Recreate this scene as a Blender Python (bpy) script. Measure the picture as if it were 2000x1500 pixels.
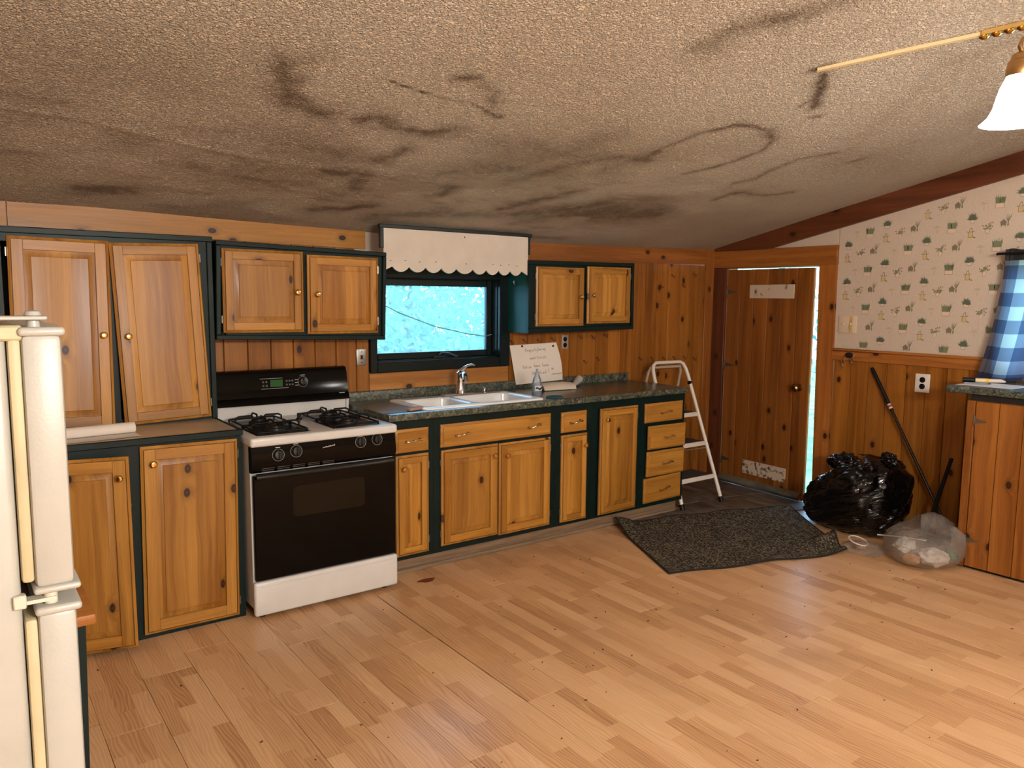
import bpy, bmesh, math, random
import numpy as np
from mathutils import Vector, Matrix, noise as mnoise
random.seed(7); np.random.seed(7)
for o in list(bpy.data.objects): bpy.data.objects.remove(o)
SC = bpy.context.scene
COL = SC.collection

# ------------------------------------------------------------------ camera
CAM_H = 1.54
YAW, PITCH, ROLL = 0.63504795, 0.11305599, 0.00888457
cam_d = bpy.data.cameras.new('camera'); cam = bpy.data.objects.new('camera', cam_d); COL.objects.link(cam)
cy, sy, cp, sp = math.cos(YAW), math.sin(YAW), math.cos(PITCH), math.sin(PITCH)
fwd = Vector((sy*cp, cy*cp, -sp)); rgt = Vector((cy, -sy, 0)); upv = rgt.cross(fwd)
r2 = math.cos(ROLL)*rgt + math.sin(ROLL)*upv; u2 = -math.sin(ROLL)*rgt + math.cos(ROLL)*upv
M = Matrix((r2, u2, -fwd)).transposed().to_4x4(); M.translation = (0, 0, CAM_H)
cam.matrix_world = M
cam_d.sensor_fit = 'HORIZONTAL'; cam_d.sensor_width = 36; cam_d.lens = 36*1500.37/2000
cam_d.clip_start = .02; cam_d.clip_end = 200
SC.camera = cam

# ------------------------------------------------------------------ world, sun, exposure
SC.view_settings.view_transform = 'Standard'; SC.view_settings.look = 'None'
SC.view_settings.gamma = 1; SC.view_settings.exposure = 0.0; SC.view_settings.use_curve_mapping = False
W = bpy.data.worlds.new('world'); SC.world = W; W.use_nodes = True
bg = W.node_tree.nodes['Background']
bg.inputs['Color'].default_value = (.34, .66, 1.0, 1); bg.inputs['Strength'].default_value = 10.0
sun_d = bpy.data.lights.new('sun', 'SUN'); sun = bpy.data.objects.new('sun', sun_d); COL.objects.link(sun)
sun_d.energy = 9; sun_d.color = (.62, .86, 1.0); sun_d.angle = .02
sun.rotation_euler = (math.radians(38), 0, math.radians(35))      # high, from behind the house
LAMP_ADDED, LAMP_FAR = 84.0, 8.0     # watts of one bulb: added unseen chandelier behind the viewer, chandelier at the right
SHADE_E = 5.0       # glow of one frosted shade
LAMP_C = (1, .965, .90)

# ------------------------------------------------------------------ small kit
def lin(r, g, b):
    f = lambda c: (c/255/12.92 if c/255 <= .04045 else ((c/255+.055)/1.055)**2.4)
    return (f(r), f(g), f(b), 1)

class NT:
    def __init__(s, name):
        s.m = bpy.data.materials.new(name); s.m.use_nodes = True
        s.t = s.m.node_tree; s.b = s.t.nodes['Principled BSDF']; s.out = s.t.nodes['Material Output']
    def n(s, typ, ins=None, **props):
        nd = s.t.nodes.new(typ)
        for k, v in props.items(): setattr(nd, k, v)
        for k, v in (ins or {}).items(): s.set(nd.inputs[k], v)
        return nd
    def set(s, sock, v):
        if isinstance(v, bpy.types.NodeSocket): s.t.links.new(v, sock)
        elif isinstance(v, bpy.types.Node): s.t.links.new(v.outputs[0], sock)
        else: sock.default_value = v
    def math(s, op, a, b=0.0, clamp=False):
        nd = s.n('ShaderNodeMath', {0: a, 1: b}, operation=op); nd.use_clamp = clamp; return nd.outputs[0]
    def vm(s, op, a, b=(0, 0, 0)):
        return s.n('ShaderNodeVectorMath', {0: a, 1: b}, operation=op).outputs[0]
    def mix(s, f, a, b):
        nd = s.n('ShaderNodeMix', data_type='RGBA'); s.set(nd.inputs[0], f); s.set(nd.inputs[6], a); s.set(nd.inputs[7], b)
        return nd.outputs[2]
    def ramp(s, f, stops):
        nd = s.n('ShaderNodeValToRGB', {0: f}); e = nd.color_ramp.elements
        while len(e) < len(stops): e.new(.5)
        for i, (p, c) in enumerate(stops):
            e[i].position = p; e[i].color = c if len(c) == 4 else (*c, 1)
        return nd.outputs[0]
    def noise(s, v, scale=1, detail=2, dist=0, rough=.5):
        return s.n('ShaderNodeTexNoise', {'Vector': v, 'Scale': scale, 'Detail': detail, 'Distortion': dist, 'Roughness': rough}).outputs[0]
    def mapr(s, f, a, b, c=0, d=1):
        return s.n('ShaderNodeMapRange', {0: f, 1: a, 2: b, 3: c, 4: d}).outputs[0]
    def bump(s, h, strength=.3, dist=.01):
        nd = s.n('ShaderNodeBump', {'Height': h, 'Strength': strength, 'Distance': dist})
        s.set(s.b.inputs['Normal'], nd.outputs[0])
    def coords(s, rand=True):
        tc = s.n('ShaderNodeTexCoord'); v = tc.outputs['Object']
        if rand:
            oi = s.n('ShaderNodeObjectInfo').outputs['Random']
            off = s.n('ShaderNodeCombineXYZ', {0: s.math('MULTIPLY', oi, 31.7), 1: s.math('MULTIPLY', oi, 17.3), 2: s.math('MULTIPLY', oi, 23.9)})
            v = s.vm('ADD', v, off.outputs[0])
        return v
    def p(s, **k):
        for a, v in k.items(): s.set(s.b.inputs[a.replace('_', ' ')], v)
        return s.m

MATS = {}
def plain(name, col, rough=.5, metal=0, spec=.5, noise=0, bump=0, bscale=60, **k):
    if name in MATS: return MATS[name]
    t = NT(name); c = col
    if noise or bump:
        v = t.coords()
    if noise:
        f = t.noise(v, 9, 4)
        c = t.mix(t.mapr(f, .3, .7), tuple(x*(1-noise) for x in col[:3])+(1,), tuple(min(1, x*(1+noise*.6)) for x in col[:3])+(1,))
    if bump: t.bump(t.noise(v, bscale, 3), bump, .004)
    t.p(Base_Color=c, Roughness=rough, Metallic=metal, Specular_IOR_Level=spec, **k)
    MATS[name] = t.m; return t.m

def wood(name, light, dark, axis='z', knots=.5, rough=.42, knotcol=lin(46, 18, 6), streak=1.0, strips=0):
    key = name+'_'+axis
    if key in MATS: return MATS[key]
    t = NT(key); v0 = t.coords(); sp_ = t.n('ShaderNodeSeparateXYZ', {0: v0})
    X, Y, Z = sp_.outputs
    a, b, g = {'z': (X, Y, Z), 'x': (Y, Z, X), 'y': (X, Z, Y)}[axis]
    v = t.n('ShaderNodeCombineXYZ', {0: a, 1: b, 2: g}).outputs[0]
    wob = t.noise(t.vm('MULTIPLY', v, (5, 5, 2.2)), 1, 2)
    wv = t.n('ShaderNodeCombineXYZ', {0: t.math('MULTIPLY', t.math('SUBTRACT', wob, .5), .05), 1: 0.0, 2: 0.0}).outputs[0]
    # grain bends round the knots
    vk = t.n('ShaderNodeCombineXYZ', {0: t.math('MULTIPLY', t.math('ADD', a, b), 6.6), 1: t.math('MULTIPLY', g, 4.3), 2: 0.0}).outputs[0]
    vor = t.n('ShaderNodeTexVoronoi', {'Vector': vk, 'Scale': 1.0, 'Randomness': 1.0}, voronoi_dimensions='2D')
    d = vor.outputs['Distance']; cr = t.n('ShaderNodeSeparateColor', {0: vor.outputs['Color']}).outputs[0]
    sel = t.math('GREATER_THAN', cr, 1-knots)
    near = t.math('MULTIPLY', t.mapr(d, .30, .04), sel)
    push = t.n('ShaderNodeCombineXYZ', {0: t.math('MULTIPLY', near, .035), 1: 0.0, 2: 0.0}).outputs[0]
    v2 = t.vm('ADD', t.vm('ADD', v, wv), push)
    fine = t.noise(t.vm('MULTIPLY', v2, (150, 150, 4)), 1, 4, 0, .6)
    band = t.noise(t.vm('MULTIPLY', v2, (26, 26, .8)), 1, 3, .6)
    broad = t.noise(t.vm('MULTIPLY', v, (5, 5, .7)), 1, 2)
    f = t.math('ADD', t.math('ADD', t.math('MULTIPLY', fine, .26*streak), t.math('MULTIPLY', band, .5*streak)), t.math('MULTIPLY', broad, .42))
    if strips:
        sx = t.math('FLOOR', t.math('DIVIDE', a, strips))
        wn = t.n('ShaderNodeTexWhiteNoise', {'W': sx}, noise_dimensions='1D').outputs[0]
        f = t.math('ADD', f, t.math('MULTIPLY', t.math('SUBTRACT', wn, .5), .22))
    c = t.mix(t.mapr(f, .42, .74), dark, light)
    rnd = t.n('ShaderNodeObjectInfo').outputs['Random']
    hs = t.n('ShaderNodeHueSaturation', {'Hue': .5, 'Saturation': 1.0, 'Value': t.mapr(rnd, 0, 1, .86, 1.12), 'Color': c}).outputs[0]
    halo = t.math('MULTIPLY', t.mapr(d, .22, .08), t.math('MULTIPLY', sel, .5))
    c2 = t.mix(halo, hs, tuple(x*.55 for x in dark[:3])+(1,))
    core = t.math('MULTIPLY', t.mapr(d, .105, .075), sel)
    c3 = t.mix(core, c2, knotcol)
    core2 = t.math('MULTIPLY', t.mapr(d, .045, .02), t.math('MULTIPLY', sel, .3))
    c4 = t.mix(core2, c3, tuple(x*.7 for x in dark[:3])+(1,))
    t.bump(fine, .12, .002)
    t.p(Base_Color=c4, Roughness=t.mapr(broad, .3, .7, rough-.07, rough+.1), Specular_IOR_Level=.4)
    MATS[key] = t.m; return t.m

CAB_L, CAB_D = lin(184, 131, 55), lin(132, 83, 24)
def cab(ax, strips=0): return wood('cabinet_pine'+('_glued' if strips else ''), CAB_L, CAB_D, ax, .24, .38, strips=strips)
def wpine(ax): return wood('wall_pine', lin(164, 104, 37), lin(112, 62, 14), ax, .38, .36)
def tpine(ax): return wood('trim_pine', lin(168, 104, 44), lin(118, 64, 20), ax, .32, .4)
def dark_pine(ax): return wood('rake_pine', lin(100, 52, 26), lin(66, 31, 13), ax, .2, .45)
def door_pine(ax): return wood('door_pine', lin(150, 92, 36), lin(102, 54, 15), ax, .3, .4)
GREEN = plain('green_paint', lin(8, 28, 26), .42, spec=.22, noise=.25)
TEAL = plain('teal_paint', lin(14, 66, 66), .45, spec=.25, noise=.15)
BLACK = plain('black_enamel', lin(4, 4, 4), .1, spec=.18)
BLACKM = plain('black_matte', lin(9, 9, 9), .5, spec=.25)
WHITE_EN = plain('white_enamel', lin(208, 206, 202), .22, noise=.05)
CREAM = plain('fridge_cream', lin(162, 159, 150), .38, noise=.05, bump=.08, bscale=220)
CREAM_G = plain('yellowed_gasket', lin(176, 163, 128), .55, noise=.12)
BRASS = plain('brass', lin(224, 184, 110), .16, 1)
PEWTER = plain('antique_pewter', lin(196, 172, 142), .2, 1, noise=.25)
CHROME = plain('chrome', lin(210, 214, 220), .08, 1)
STEEL = plain('brushed_steel', lin(170, 170, 172), .3, 1)
GAP = plain('dark_gap', lin(20, 13, 8), .8)
PAPER = plain('white_paper', lin(226, 216, 204), .75, noise=.03)

class MB:
    def __init__(s): s.bm = bmesh.new(); s.uv = None
    def box(s, lo, hi, bev=0, seg=1):
        lo, hi = Vector(lo), Vector(hi)
        r = bmesh.ops.create_cube(s.bm, size=1)
        bmesh.ops.transform(s.bm, matrix=Matrix.Translation((lo+hi)/2) @ Matrix.Diagonal((*(hi-lo), 1)), verts=r['verts'])
        if bev:
            es = list({e for v in r['verts'] for e in v.link_edges})
            bmesh.ops.bevel(s.bm, geom=es, offset=bev, segments=seg, profile=.5, affect='EDGES')
        return s
    def face(s, pts):
        return s.bm.faces.new([s.bm.verts.new(p) for p in pts])
    def prism(s, pts, vec):
        vec = Vector(vec); a = [s.bm.verts.new(p) for p in pts]; b = [s.bm.verts.new(Vector(p)+vec) for p in pts]
        s.bm.faces.new(a); s.bm.faces.new(b[::-1]); n = len(a)
        for i in range(n): s.bm.faces.new([a[i], b[i], b[(i+1) % n], a[(i+1) % n]])
        return s
    def tube(s, pts, r, n=8, closed=False, caps=True, flat=1.0):
        pts = [Vector(p) for p in pts]; m = len(pts); rings = []
        up = None
        for i, p in enumerate(pts):
            if closed: t = pts[(i+1) % m]-pts[i-1]
            else: t = pts[min(i+1, m-1)]-pts[max(i-1, 0)]
            t.normalize()
            if up is None:
                up = Vector((0, 0, 1)) if abs(t.z) < .9 else Vector((1, 0, 0))
            u = (up-t*up.dot(t)); u.normalize(); w = t.cross(u); up = u
            rr = r[i] if isinstance(r, (list, tuple)) else r
            rings.append([s.bm.verts.new(p+(u*math.cos(2*math.pi*k/n)*flat+w*math.sin(2*math.pi*k/n))*rr) for k in range(n)])
        L = m if closed else m-1
        for i in range(L):
            a, b = rings[i], rings[(i+1) % m]
            for k in range(n): s.bm.faces.new([a[k], a[(k+1) % n], b[(k+1) % n], b[k]])
        if caps and not closed:
            s.bm.faces.new(rings[0][::-1]); s.bm.faces.new(rings[-1])
        return s
    def lathe(s, prof, o=(0, 0, 0), axis='z', n=20):
        o = Vector(o); rings = []
        for r, h in prof:
            ring = []
            for k in range(n):
                c, q = math.cos(2*math.pi*k/n)*r, math.sin(2*math.pi*k/n)*r
                ring.append(s.bm.verts.new(o+Vector({'z': (c, q, h), 'y': (c, h, q), 'x': (h, c, q)}[axis])))
            rings.append(ring)
        for a, b in zip(rings, rings[1:]):
            for k in range(n): s.bm.faces.new([a[k], a[(k+1) % n], b[(k+1) % n], b[k]])
        if prof[0][0] > 1e-5: s.bm.faces.new(rings[0][::-1])
        if prof[-1][0] > 1e-5: s.bm.faces.new(rings[-1])
        return s
    def grid(s, fn, nu, nv, closed_u=False, uvs=False):
        vs = [[s.bm.verts.new(fn(i/nu, j/nv)) for j in range(nv+1)] for i in range(nu+(0 if closed_u else 1))]
        if uvs: s.uv = s.bm.loops.layers.uv.new('uv')
        for i in range(nu):
            for j in range(nv):
                i2 = (i+1) % nu if closed_u else i+1
                f = s.bm.faces.new([vs[i][j], vs[i2][j], vs[i2][j+1], vs[i][j+1]])
                if uvs:
                    for l, q in zip(f.loops, [(i/nu, j/nv), ((i+1)/nu, j/nv), ((i+1)/nu, (j+1)/nv), (i/nu, (j+1)/nv)]): l[s.uv].uv = q
        return s
    def mesh(s, name, mat, flip=True):
        bmesh.ops.remove_doubles(s.bm, verts=s.bm.verts, dist=1e-6)
        if flip: bmesh.ops.recalc_face_normals(s.bm, faces=s.bm.faces)
        me = bpy.data.meshes.new(name); s.bm.to_mesh(me); s.bm.free()
        me.polygons.foreach_set('use_smooth', [True]*len(me.polygons)); me.set_sharp_from_angle(angle=.62)
        if mat: me.materials.append(mat)
        return me
    def build(s, name, mat, parent=None, loc=(0, 0, 0), rot=(0, 0, 0), **k):
        return link(name, s.mesh(name, mat, **k), parent, loc, rot)

def link(name, me, parent=None, loc=(0, 0, 0), rot=(0, 0, 0)):
    o = bpy.data.objects.new(name, me); COL.objects.link(o); o.parent = parent; o.location = loc; o.rotation_euler = rot
    return o
def tag(o, label=None, cat=None, group=None, kind=None):
    if label: o['label'] = label
    if cat: o['category'] = cat
    if group: o['group'] = group
    if kind: o['kind'] = kind
    return o
def thing(name, label, cat, loc=(0, 0, 0), rot=(0, 0, 0), group=None):
    return tag(link(name, None, None, loc, rot), label, cat, group)
def B(lo, hi, bev=0, seg=1): return MB().box(lo, hi, bev, seg)

# ------------------------------------------------------------------ room numbers
BW, RW = 4.25, 5.23           # back wall plane y, right wall plane x
LW, FW = -1.7, -2.6           # left wall x, wall behind the camera y
def sag(x): return .042*max(0, 1-((x-2.95)/2.35)**2)
def cz(x, y):
    k = max(0, 1-(BW-y)/2.2)
    return 1.948+.212*(BW-y)-sag(x)*k
ORD = ['first', 'second', 'third', 'fourth', 'fifth', 'sixth', 'seventh', 'eighth', 'ninth', 'tenth']

# ================================================================== FLOOR
def laminate():
    t = NT('oak_laminate'); tc = t.n('ShaderNodeTexCoord').outputs['Object']
    oi = t.n('ShaderNodeObjectInfo').outputs['Random']
    s_ = t.n('ShaderNodeSeparateXYZ', {0: tc}); x, y = s_.outputs[0], s_.outputs[1]
    col = t.math('FLOOR', t.math('DIVIDE', x, .06417))
    off = t.n('ShaderNodeTexWhiteNoise', {'Vector': t.n('ShaderNodeCombineXYZ', {0: col, 1: oi, 2: 3.3}).outputs[0]}, noise_dimensions='3D').outputs[0]
    row = t.math('FLOOR', t.math('DIVIDE', t.math('ADD', y, t.math('MULTIPLY', off, .8)), .44))
    cell = t.n('ShaderNodeCombineXYZ', {0: col, 1: row, 2: t.math('MULTIPLY', oi, 97)}).outputs[0]
    wn = t.n('ShaderNodeTexWhiteNoise', {'Vector': cell}, noise_dimensions='3D'); r1 = wn.outputs[0]
    sh = t.vm('MULTIPLY', wn.outputs[1], (7, 7, 7))
    v = t.vm('ADD', tc, sh)
    wob = t.noise(t.vm('MULTIPLY', v, (14, 2.2, 1)), 1, 2)
    v2 = t.vm('ADD', v, t.n('ShaderNodeCombineXYZ', {0: t.math('MULTIPLY', t.math('SUBTRACT', wob, .5), .075), 1: 0.0, 2: 0.0}).outputs[0])
    rings = t.n('ShaderNodeTexWave', {'Vector': t.vm('MULTIPLY', v2, (1, .05, 1)), 'Scale': 26.0, 'Distortion': 2.5, 'Detail': 2.0, 'Detail Scale': 1.2}, wave_type='BANDS', bands_direction='X').outputs[0]
    fine = t.noise(t.vm('MULTIPLY', v2, (260, 7, 1)), 1, 3)
    f = t.math('ADD', t.math('MULTIPLY', rings, .24), t.math('MULTIPLY', fine, .38))
    f = t.math('ADD', f, t.math('MULTIPLY', r1, .44))
    c = t.ramp(f, [(.10, lin(156, 110, 72)), (.46, lin(202, 156, 111)), (.95, lin(225, 185, 142))])
    dirt = t.noise(t.n('ShaderNodeNewGeometry').outputs['Position'], 1.6, 5, .4)
    c2 = t.mix(t.mapr(dirt, .5, .75, 0, .28), c, lin(128, 92, 66))
    t.bump(fine, .04, .001)
    return t.p(Base_Color=c2, Roughness=t.mapr(dirt, .3, .7, .30, .46), Specular_IOR_Level=.45)
LAM = laminate()
floor = tag(B((LW-.1, FW-.1, -.12), (RW+.12, BW+.1, -.010)).build('floor', GAP), kind='structure')
PW = .1925; X0 = .553
joint_at = {-1: 2.855, 0: 3.233, 1: 2.1, 2: 2.62, 3: 1.9, 4: 3.3, 5: 2.886, 6: 2.2, 7: 2.45, 8: 3.08, 9: 1.96, 10: 1.57, 11: 2.546, 12: 2.885, 13: 1.905, 14: 2.416, 15: 2.05, 16: 2.335, 17: 1.63, 18: 2.7, 19: 2.0}
wide_gap = {(5, 2.886): 'side'}
for k in range(-12, 25):
    xa = X0+PW*(k); xb = xa+PW
    if xa > RW or xb < LW: continue
    xb = min(xb, RW+.02)
    j = joint_at.get(k, random.uniform(1.6, 3.0)); L = 1.285
    y = j
    while y > FW: y -= L
    while y < BW:
        y1 = min(y+L, BW); y0 = max(y, FW)
        if y1-y0 > .03:
            ga, gb = .0006, .0006
            if k == 5 and abs(y-2.886+L) < .01: gb = .0006
            if k == 16: gb = .0022
            if k == 6 and y0 < 2.9 < y1: ga = .0055
            if k == 17 and y0 < 2 < y1: gb = .0018
            link('laminate_board', B((ga, .0009, -.009), (xb-xa-gb, y1-y0-.0009, 0), .0007).mesh('laminate_board', LAM), floor, (xa, y0, 0))
        y += L

# worn slate-look vinyl by the door
def vinyl():
    t = NT('worn_vinyl'); v = t.coords()
    f = t.noise(t.vm('MULTIPLY', v, (6, 2.5, 1)), 2, 6, .8)
    c = t.ramp(f, [(.3, lin(62, 52, 44)), (.55, lin(98, 84, 72)), (.8, lin(128, 110, 92))])
    t.bump(t.noise(v, 40, 4), .3, .004)
    return t.p(Base_Color=c, Roughness=.55)
VIN = vinyl()
for poly in ([(4.27, 3.40), (4.62, 3.30), (4.66, 3.72), (4.30, 3.76)], [(4.63, 3.28), (5.19, 3.10), (5.20, 3.62), (4.67, 3.73)],
             [(4.31, 3.77), (4.80, 3.72), (4.84, 4.21), (4.26, 4.22)], [(4.81, 3.72), (5.21, 3.63), (5.21, 4.22), (4.86, 4.21)], [(3.62, 3.46), (4.26, 3.41), (4.29, 3.69), (3.60, 3.69)]):
    MB().prism([(x, y, .001) for x, y in poly], (0, 0, .005+random.random()*.002)).build('vinyl_tile', VIN, floor)

# ================================================================== CEILING
STAINS_AND_BAND = [  # world polylines, half width m, strength
 ([(0.96, 2.56), (0.96, 2.64), (0.99, 2.72), (1.08, 2.82), (1.17, 2.88), (1.25, 2.88)], .045, .62), ([(1.0, 2.54), (1.04, 2.5)], .04, .35),
 ([(1.39, 2.9), (1.43, 2.85), (1.51, 2.88), (1.61, 2.92), (1.7, 2.91), (1.77, 2.85)], .038, .72), ([(1.62, 3.22), (1.69, 3.11)], .05, .5),
 ([(1.55, 2.46), (1.62, 2.42)], .022, .6), ([(1.64, 2.44), (1.74, 2.5), (1.8, 2.59)], .022, .34),
 ([(1.33, 2.56), (1.42, 2.58), (1.56, 2.6), (1.71, 2.6), (1.8, 2.63), (1.87, 2.655)], .0045, .9),
 ([(1.80, 2.63), (1.89, 2.66)], .013, .55),
 ([(2.91, 2.84), (2.85, 2.72), (2.88, 2.63), (2.9, 2.49), (3.01, 2.37), (3.13, 2.32), (3.27, 2.35), (3.36, 2.4), (3.45, 2.52), (3.44, 2.67), (3.37, 2.81), (3.3, 2.91)], .016, .62),
 ([(3.23, 2.33), (3.37, 2.41)], .03, .7), ([(2.91, 2.84), (2.85, 2.72)], .05, .5), ([(2.6, 2.95), (2.75, 2.86), (2.88, 2.84)], .05, .55),
 ([(3.76, 2.95), (3.85, 2.84), (3.78, 2.69), (3.8, 2.54), (3.94, 2.41)], .02, .5), ([(3.76, 2.95), (3.85, 2.84)], .03, .45),
 ([(4.19, 2.47), (4.23, 2.41)], .018, .6), ([(3.93, 3.21), (3.95, 3.06), (4.23, 3.04), (4.36, 2.94)], .02, .55), ([(3.95, 3.08), (4.03, 3.05)], .03, .6),
 ([(2.85, 1.88), (2.88, 1.82)], .018, .95), ([(2.94, 1.88), (3.05, 1.95), (3.13, 2.01), (3.22, 2.08)], .022, .95), ([(3.14, 2.11), (3.14, 2.04)], .009, .8), ([(3.32, 2.17), (3.34, 2.15)], .014, .8),
 ([(2.26, 1.91), (2.26, 1.8), (2.34, 1.71), (2.41, 1.6), (2.45, 1.51)], .055, .5),  # one wide, soft, darker band running diagonally
 ([(2.09, 2.85), (2.4, 2.87), (2.76, 2.89), (2.89, 2.77)], .09, .36), ([(2.11, 3.56), (2.12, 3.45)], .04, .8), ([(1.62, 3.95), (1.82, 3.81)], .04, .75),
 ([(2.39, 3.26), (2.51, 3.08), (2.62, 2.93)], .07, .4), ([(1.46, 3.43), (1.54, 3.44)], .035, .65), ([(2.62, 3.68), (2.72, 3.47), (2.84, 3.3)], .05, .6),
 ([(1.65, 3.56), (1.66, 3.41)], .035, .55), ([(0.55, 3.98), (0.69, 3.93)], .07, .6), ([(1.2, 3.15), (1.45, 3.2)], .1, .35), ([(2.0, 3.3), (2.3, 3.05), (2.5, 2.7)], .1, .33),
 ([(2.95, 3.75), (3.3, 3.6), (3.7, 3.5)], .12, .5), ([(2.4, 3.85), (2.9, 3.7), (3.2, 3.45)], .06, .55), ([(0.9, 3.55), (1.3, 3.65)], .12, .42), ([(1.95, 3.95), (2.3, 3.8)], .08, .5)]
def seg_d(px, py, a, b):
    ax, ay = a; bx, by = b; dx, dy = bx-ax, by-ay
    t = np.clip(((px-ax)*dx+(py-ay)*dy)/(dx*dx+dy*dy+1e-9), 0, 1)
    return np.hypot(px-ax-t*dx, py-ay-t*dy)
def vnoise(x, y, seed=0):
    xi, yi = np.floor(x).astype(np.int64), np.floor(y).astype(np.int64); fx, fy = x-xi, y-yi
    fx = fx*fx*(3-2*fx); fy = fy*fy*(3-2*fy)
    def h(a, b):
        n = (a*374761393+b*668265263+seed*974634777) & 0xffffffff
        n = ((n ^ (n >> 13))*1274126177) & 0xffffffff
        return ((n ^ (n >> 16)) & 0xffff)/65535.0
    return (h(xi, yi)*(1-fx)+h(xi+1, yi)*fx)*(1-fy)+(h(xi, yi+1)*(1-fx)+h(xi+1, yi+1)*fx)*fy
def fbm(x, y, o=4, seed=0):
    s, a, t = 0, .5, 0
    for i in range(o):
        s = s+a*vnoise(x*2**i, y*2**i, seed+i*11); t += a; a *= .55
    return s/t
def smooth(a, b, x): t = np.clip((x-a)/(b-a), 0, 1); return t*t*(3-2*t)

def build_ceiling():
    fx = np.concatenate([np.linspace(LW-.08, -.1, 12)[:-1], np.linspace(-.1, RW+.1, 300)])
    fy = np.concatenate([np.linspace(FW-.08, 1.0, 16)[:-1], np.linspace(1.0, BW+.06, 230)])
    gx, gy = np.meshgrid(fx, fy, indexing='ij'); x, y = gx.ravel(), gy.ravel()
    z = np.array([cz(a, b) for a, b in zip(x, y)])
    near = smooth(2.2, 4.0, y)*smooth(.6, 1.8, x)*(1-smooth(3.6, 4.8, x))
    z += (fbm(x*2.2, y*3.2, 3, 5)-.5)*.035*near*smooth(0, .35, BW-y)
    z += (fbm(x*.8, y*.9, 2, 9)-.5)*.014
    seam = [(0.0, 3.22), (0.38, 3.23), (0.7, 3.31), (0.94, 3.35), (1.35, 3.39), (2.05, 3.4)]
    d = np.min([seg_d(x, y, a, b) for a, b in zip(seam, seam[1:])], axis=0)
    z -= .0045*np.exp(-(d/.02)**2)
    st = np.zeros_like(x)
    wx = (fbm(x*6, y*6, 3, 21)-.5)*.12; wy = (fbm(x*6, y*6, 3, 33)-.5)*.12
    bx = (fbm(x*18, y*18, 3, 41)-.5); by = (fbm(x*18, y*18, 3, 47)-.5)
    for pts, w, s in STAINS_AND_BAND:
        k = min(1, w/.04)
        px, py = x+wx*k*.8+bx*1.1*w, y+wy*k*.8+by*1.1*w
        d = np.min([seg_d(px, py, a, b) for a, b in zip(pts, pts[1:])], axis=0)
        brk = .45+.9*fbm(x*9, y*9, 3, 61) if w > .01 else 1.0
        w_ = w*(1.25 if w > .01 else 1)
        st = np.maximum(st, np.clip(s*brk, 0, 1)*(.98 if w > .01 else 1)*np.exp(-(d/w_)**1.4))
    # grime growing towards the leaking eave
    g = smooth(1.9, 4.1, y)*smooth(-1.5, .8, x)*(1-.75*smooth(3.2, 4.6, x))
    g2 = smooth(.42, .72, fbm(x*1.7+3, y*3.6, 5, 71))
    grime = g*(.22+.6*g2)
    grime += .55*g*smooth(.56, .74, fbm(x*3.2+7, y*8, 4, 101))*smooth(.4, .6, fbm(x*1.3, y*1.6, 2, 111))
    grime += .12*smooth(.5, .8, fbm(x*.9, y*1.1, 4, 81))
    tot = 1-(1-np.clip(st, 0, 1))*(1-np.clip(grime*.42, 0, .7))
    pale = smooth(.5, .75, fbm(x*3, y*5, 3, 91))*np.exp(-((x-2.55)/.5)**2-((y-3.5)/.35)**2)
    nx, ny = len(fx), len(fy); idx = np.arange(nx*ny).reshape(nx, ny)
    q = np.stack([idx[:-1, :-1], idx[:-1, 1:], idx[1:, 1:], idx[1:, :-1]], -1).reshape(-1, 4)
    me = bpy.data.meshes.new('ceiling'); me.from_pydata(np.stack([x, y, z], 1).tolist(), [], q.tolist())
    at = me.color_attributes.new('stain_and_band', 'FLOAT_COLOR', 'POINT')
    c = np.stack([tot, pale, np.zeros_like(x), np.ones_like(x)], 1).astype(np.float32)
    at.data.foreach_set('color', c.ravel())
    me.polygons.foreach_set('use_smooth', [True]*len(me.polygons))
    t = NT('stippled_ceiling'); v = t.n('ShaderNodeTexCoord').outputs['Object']
    a = t.n('ShaderNodeSeparateColor', {0: t.n('ShaderNodeAttribute', attribute_name='stain_and_band').outputs['Color']})
    fine = t.noise(v, 30, 5, .5)
    s_ = t.math('MULTIPLY', a.outputs[0], t.mapr(fine, .25, .75, .72, 1.22), True)
    base = t.mix(t.mapr(t.noise(v, .8, 4), .35, .7), lin(224, 210, 190), lin(208, 193, 170))
    c = t.mix(t.mapr(s_, 0, .5), base, lin(150, 132, 112))
    c = t.mix(t.mapr(s_, .45, 1.0), c, lin(74, 58, 42))
    c = t.mix(t.math('MULTIPLY', a.outputs[1], .6), c, lin(176, 182, 170))
    h1 = t.noise(v, 84, 3, 1.0); h2 = t.n('ShaderNodeTexVoronoi', {'Vector': v, 'Scale': 115.0}).outputs[0]
    h = t.math('ADD', t.mapr(h1, .42, .62), t.math('MULTIPLY', h2, .4))
    t.bump(h, 1.0, .012)
    me.materials.append(t.p(Base_Color=c, Roughness=.62, Specular_IOR_Level=.35))
    return tag(link('ceiling', me), kind='structure')
build_ceiling()

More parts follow.
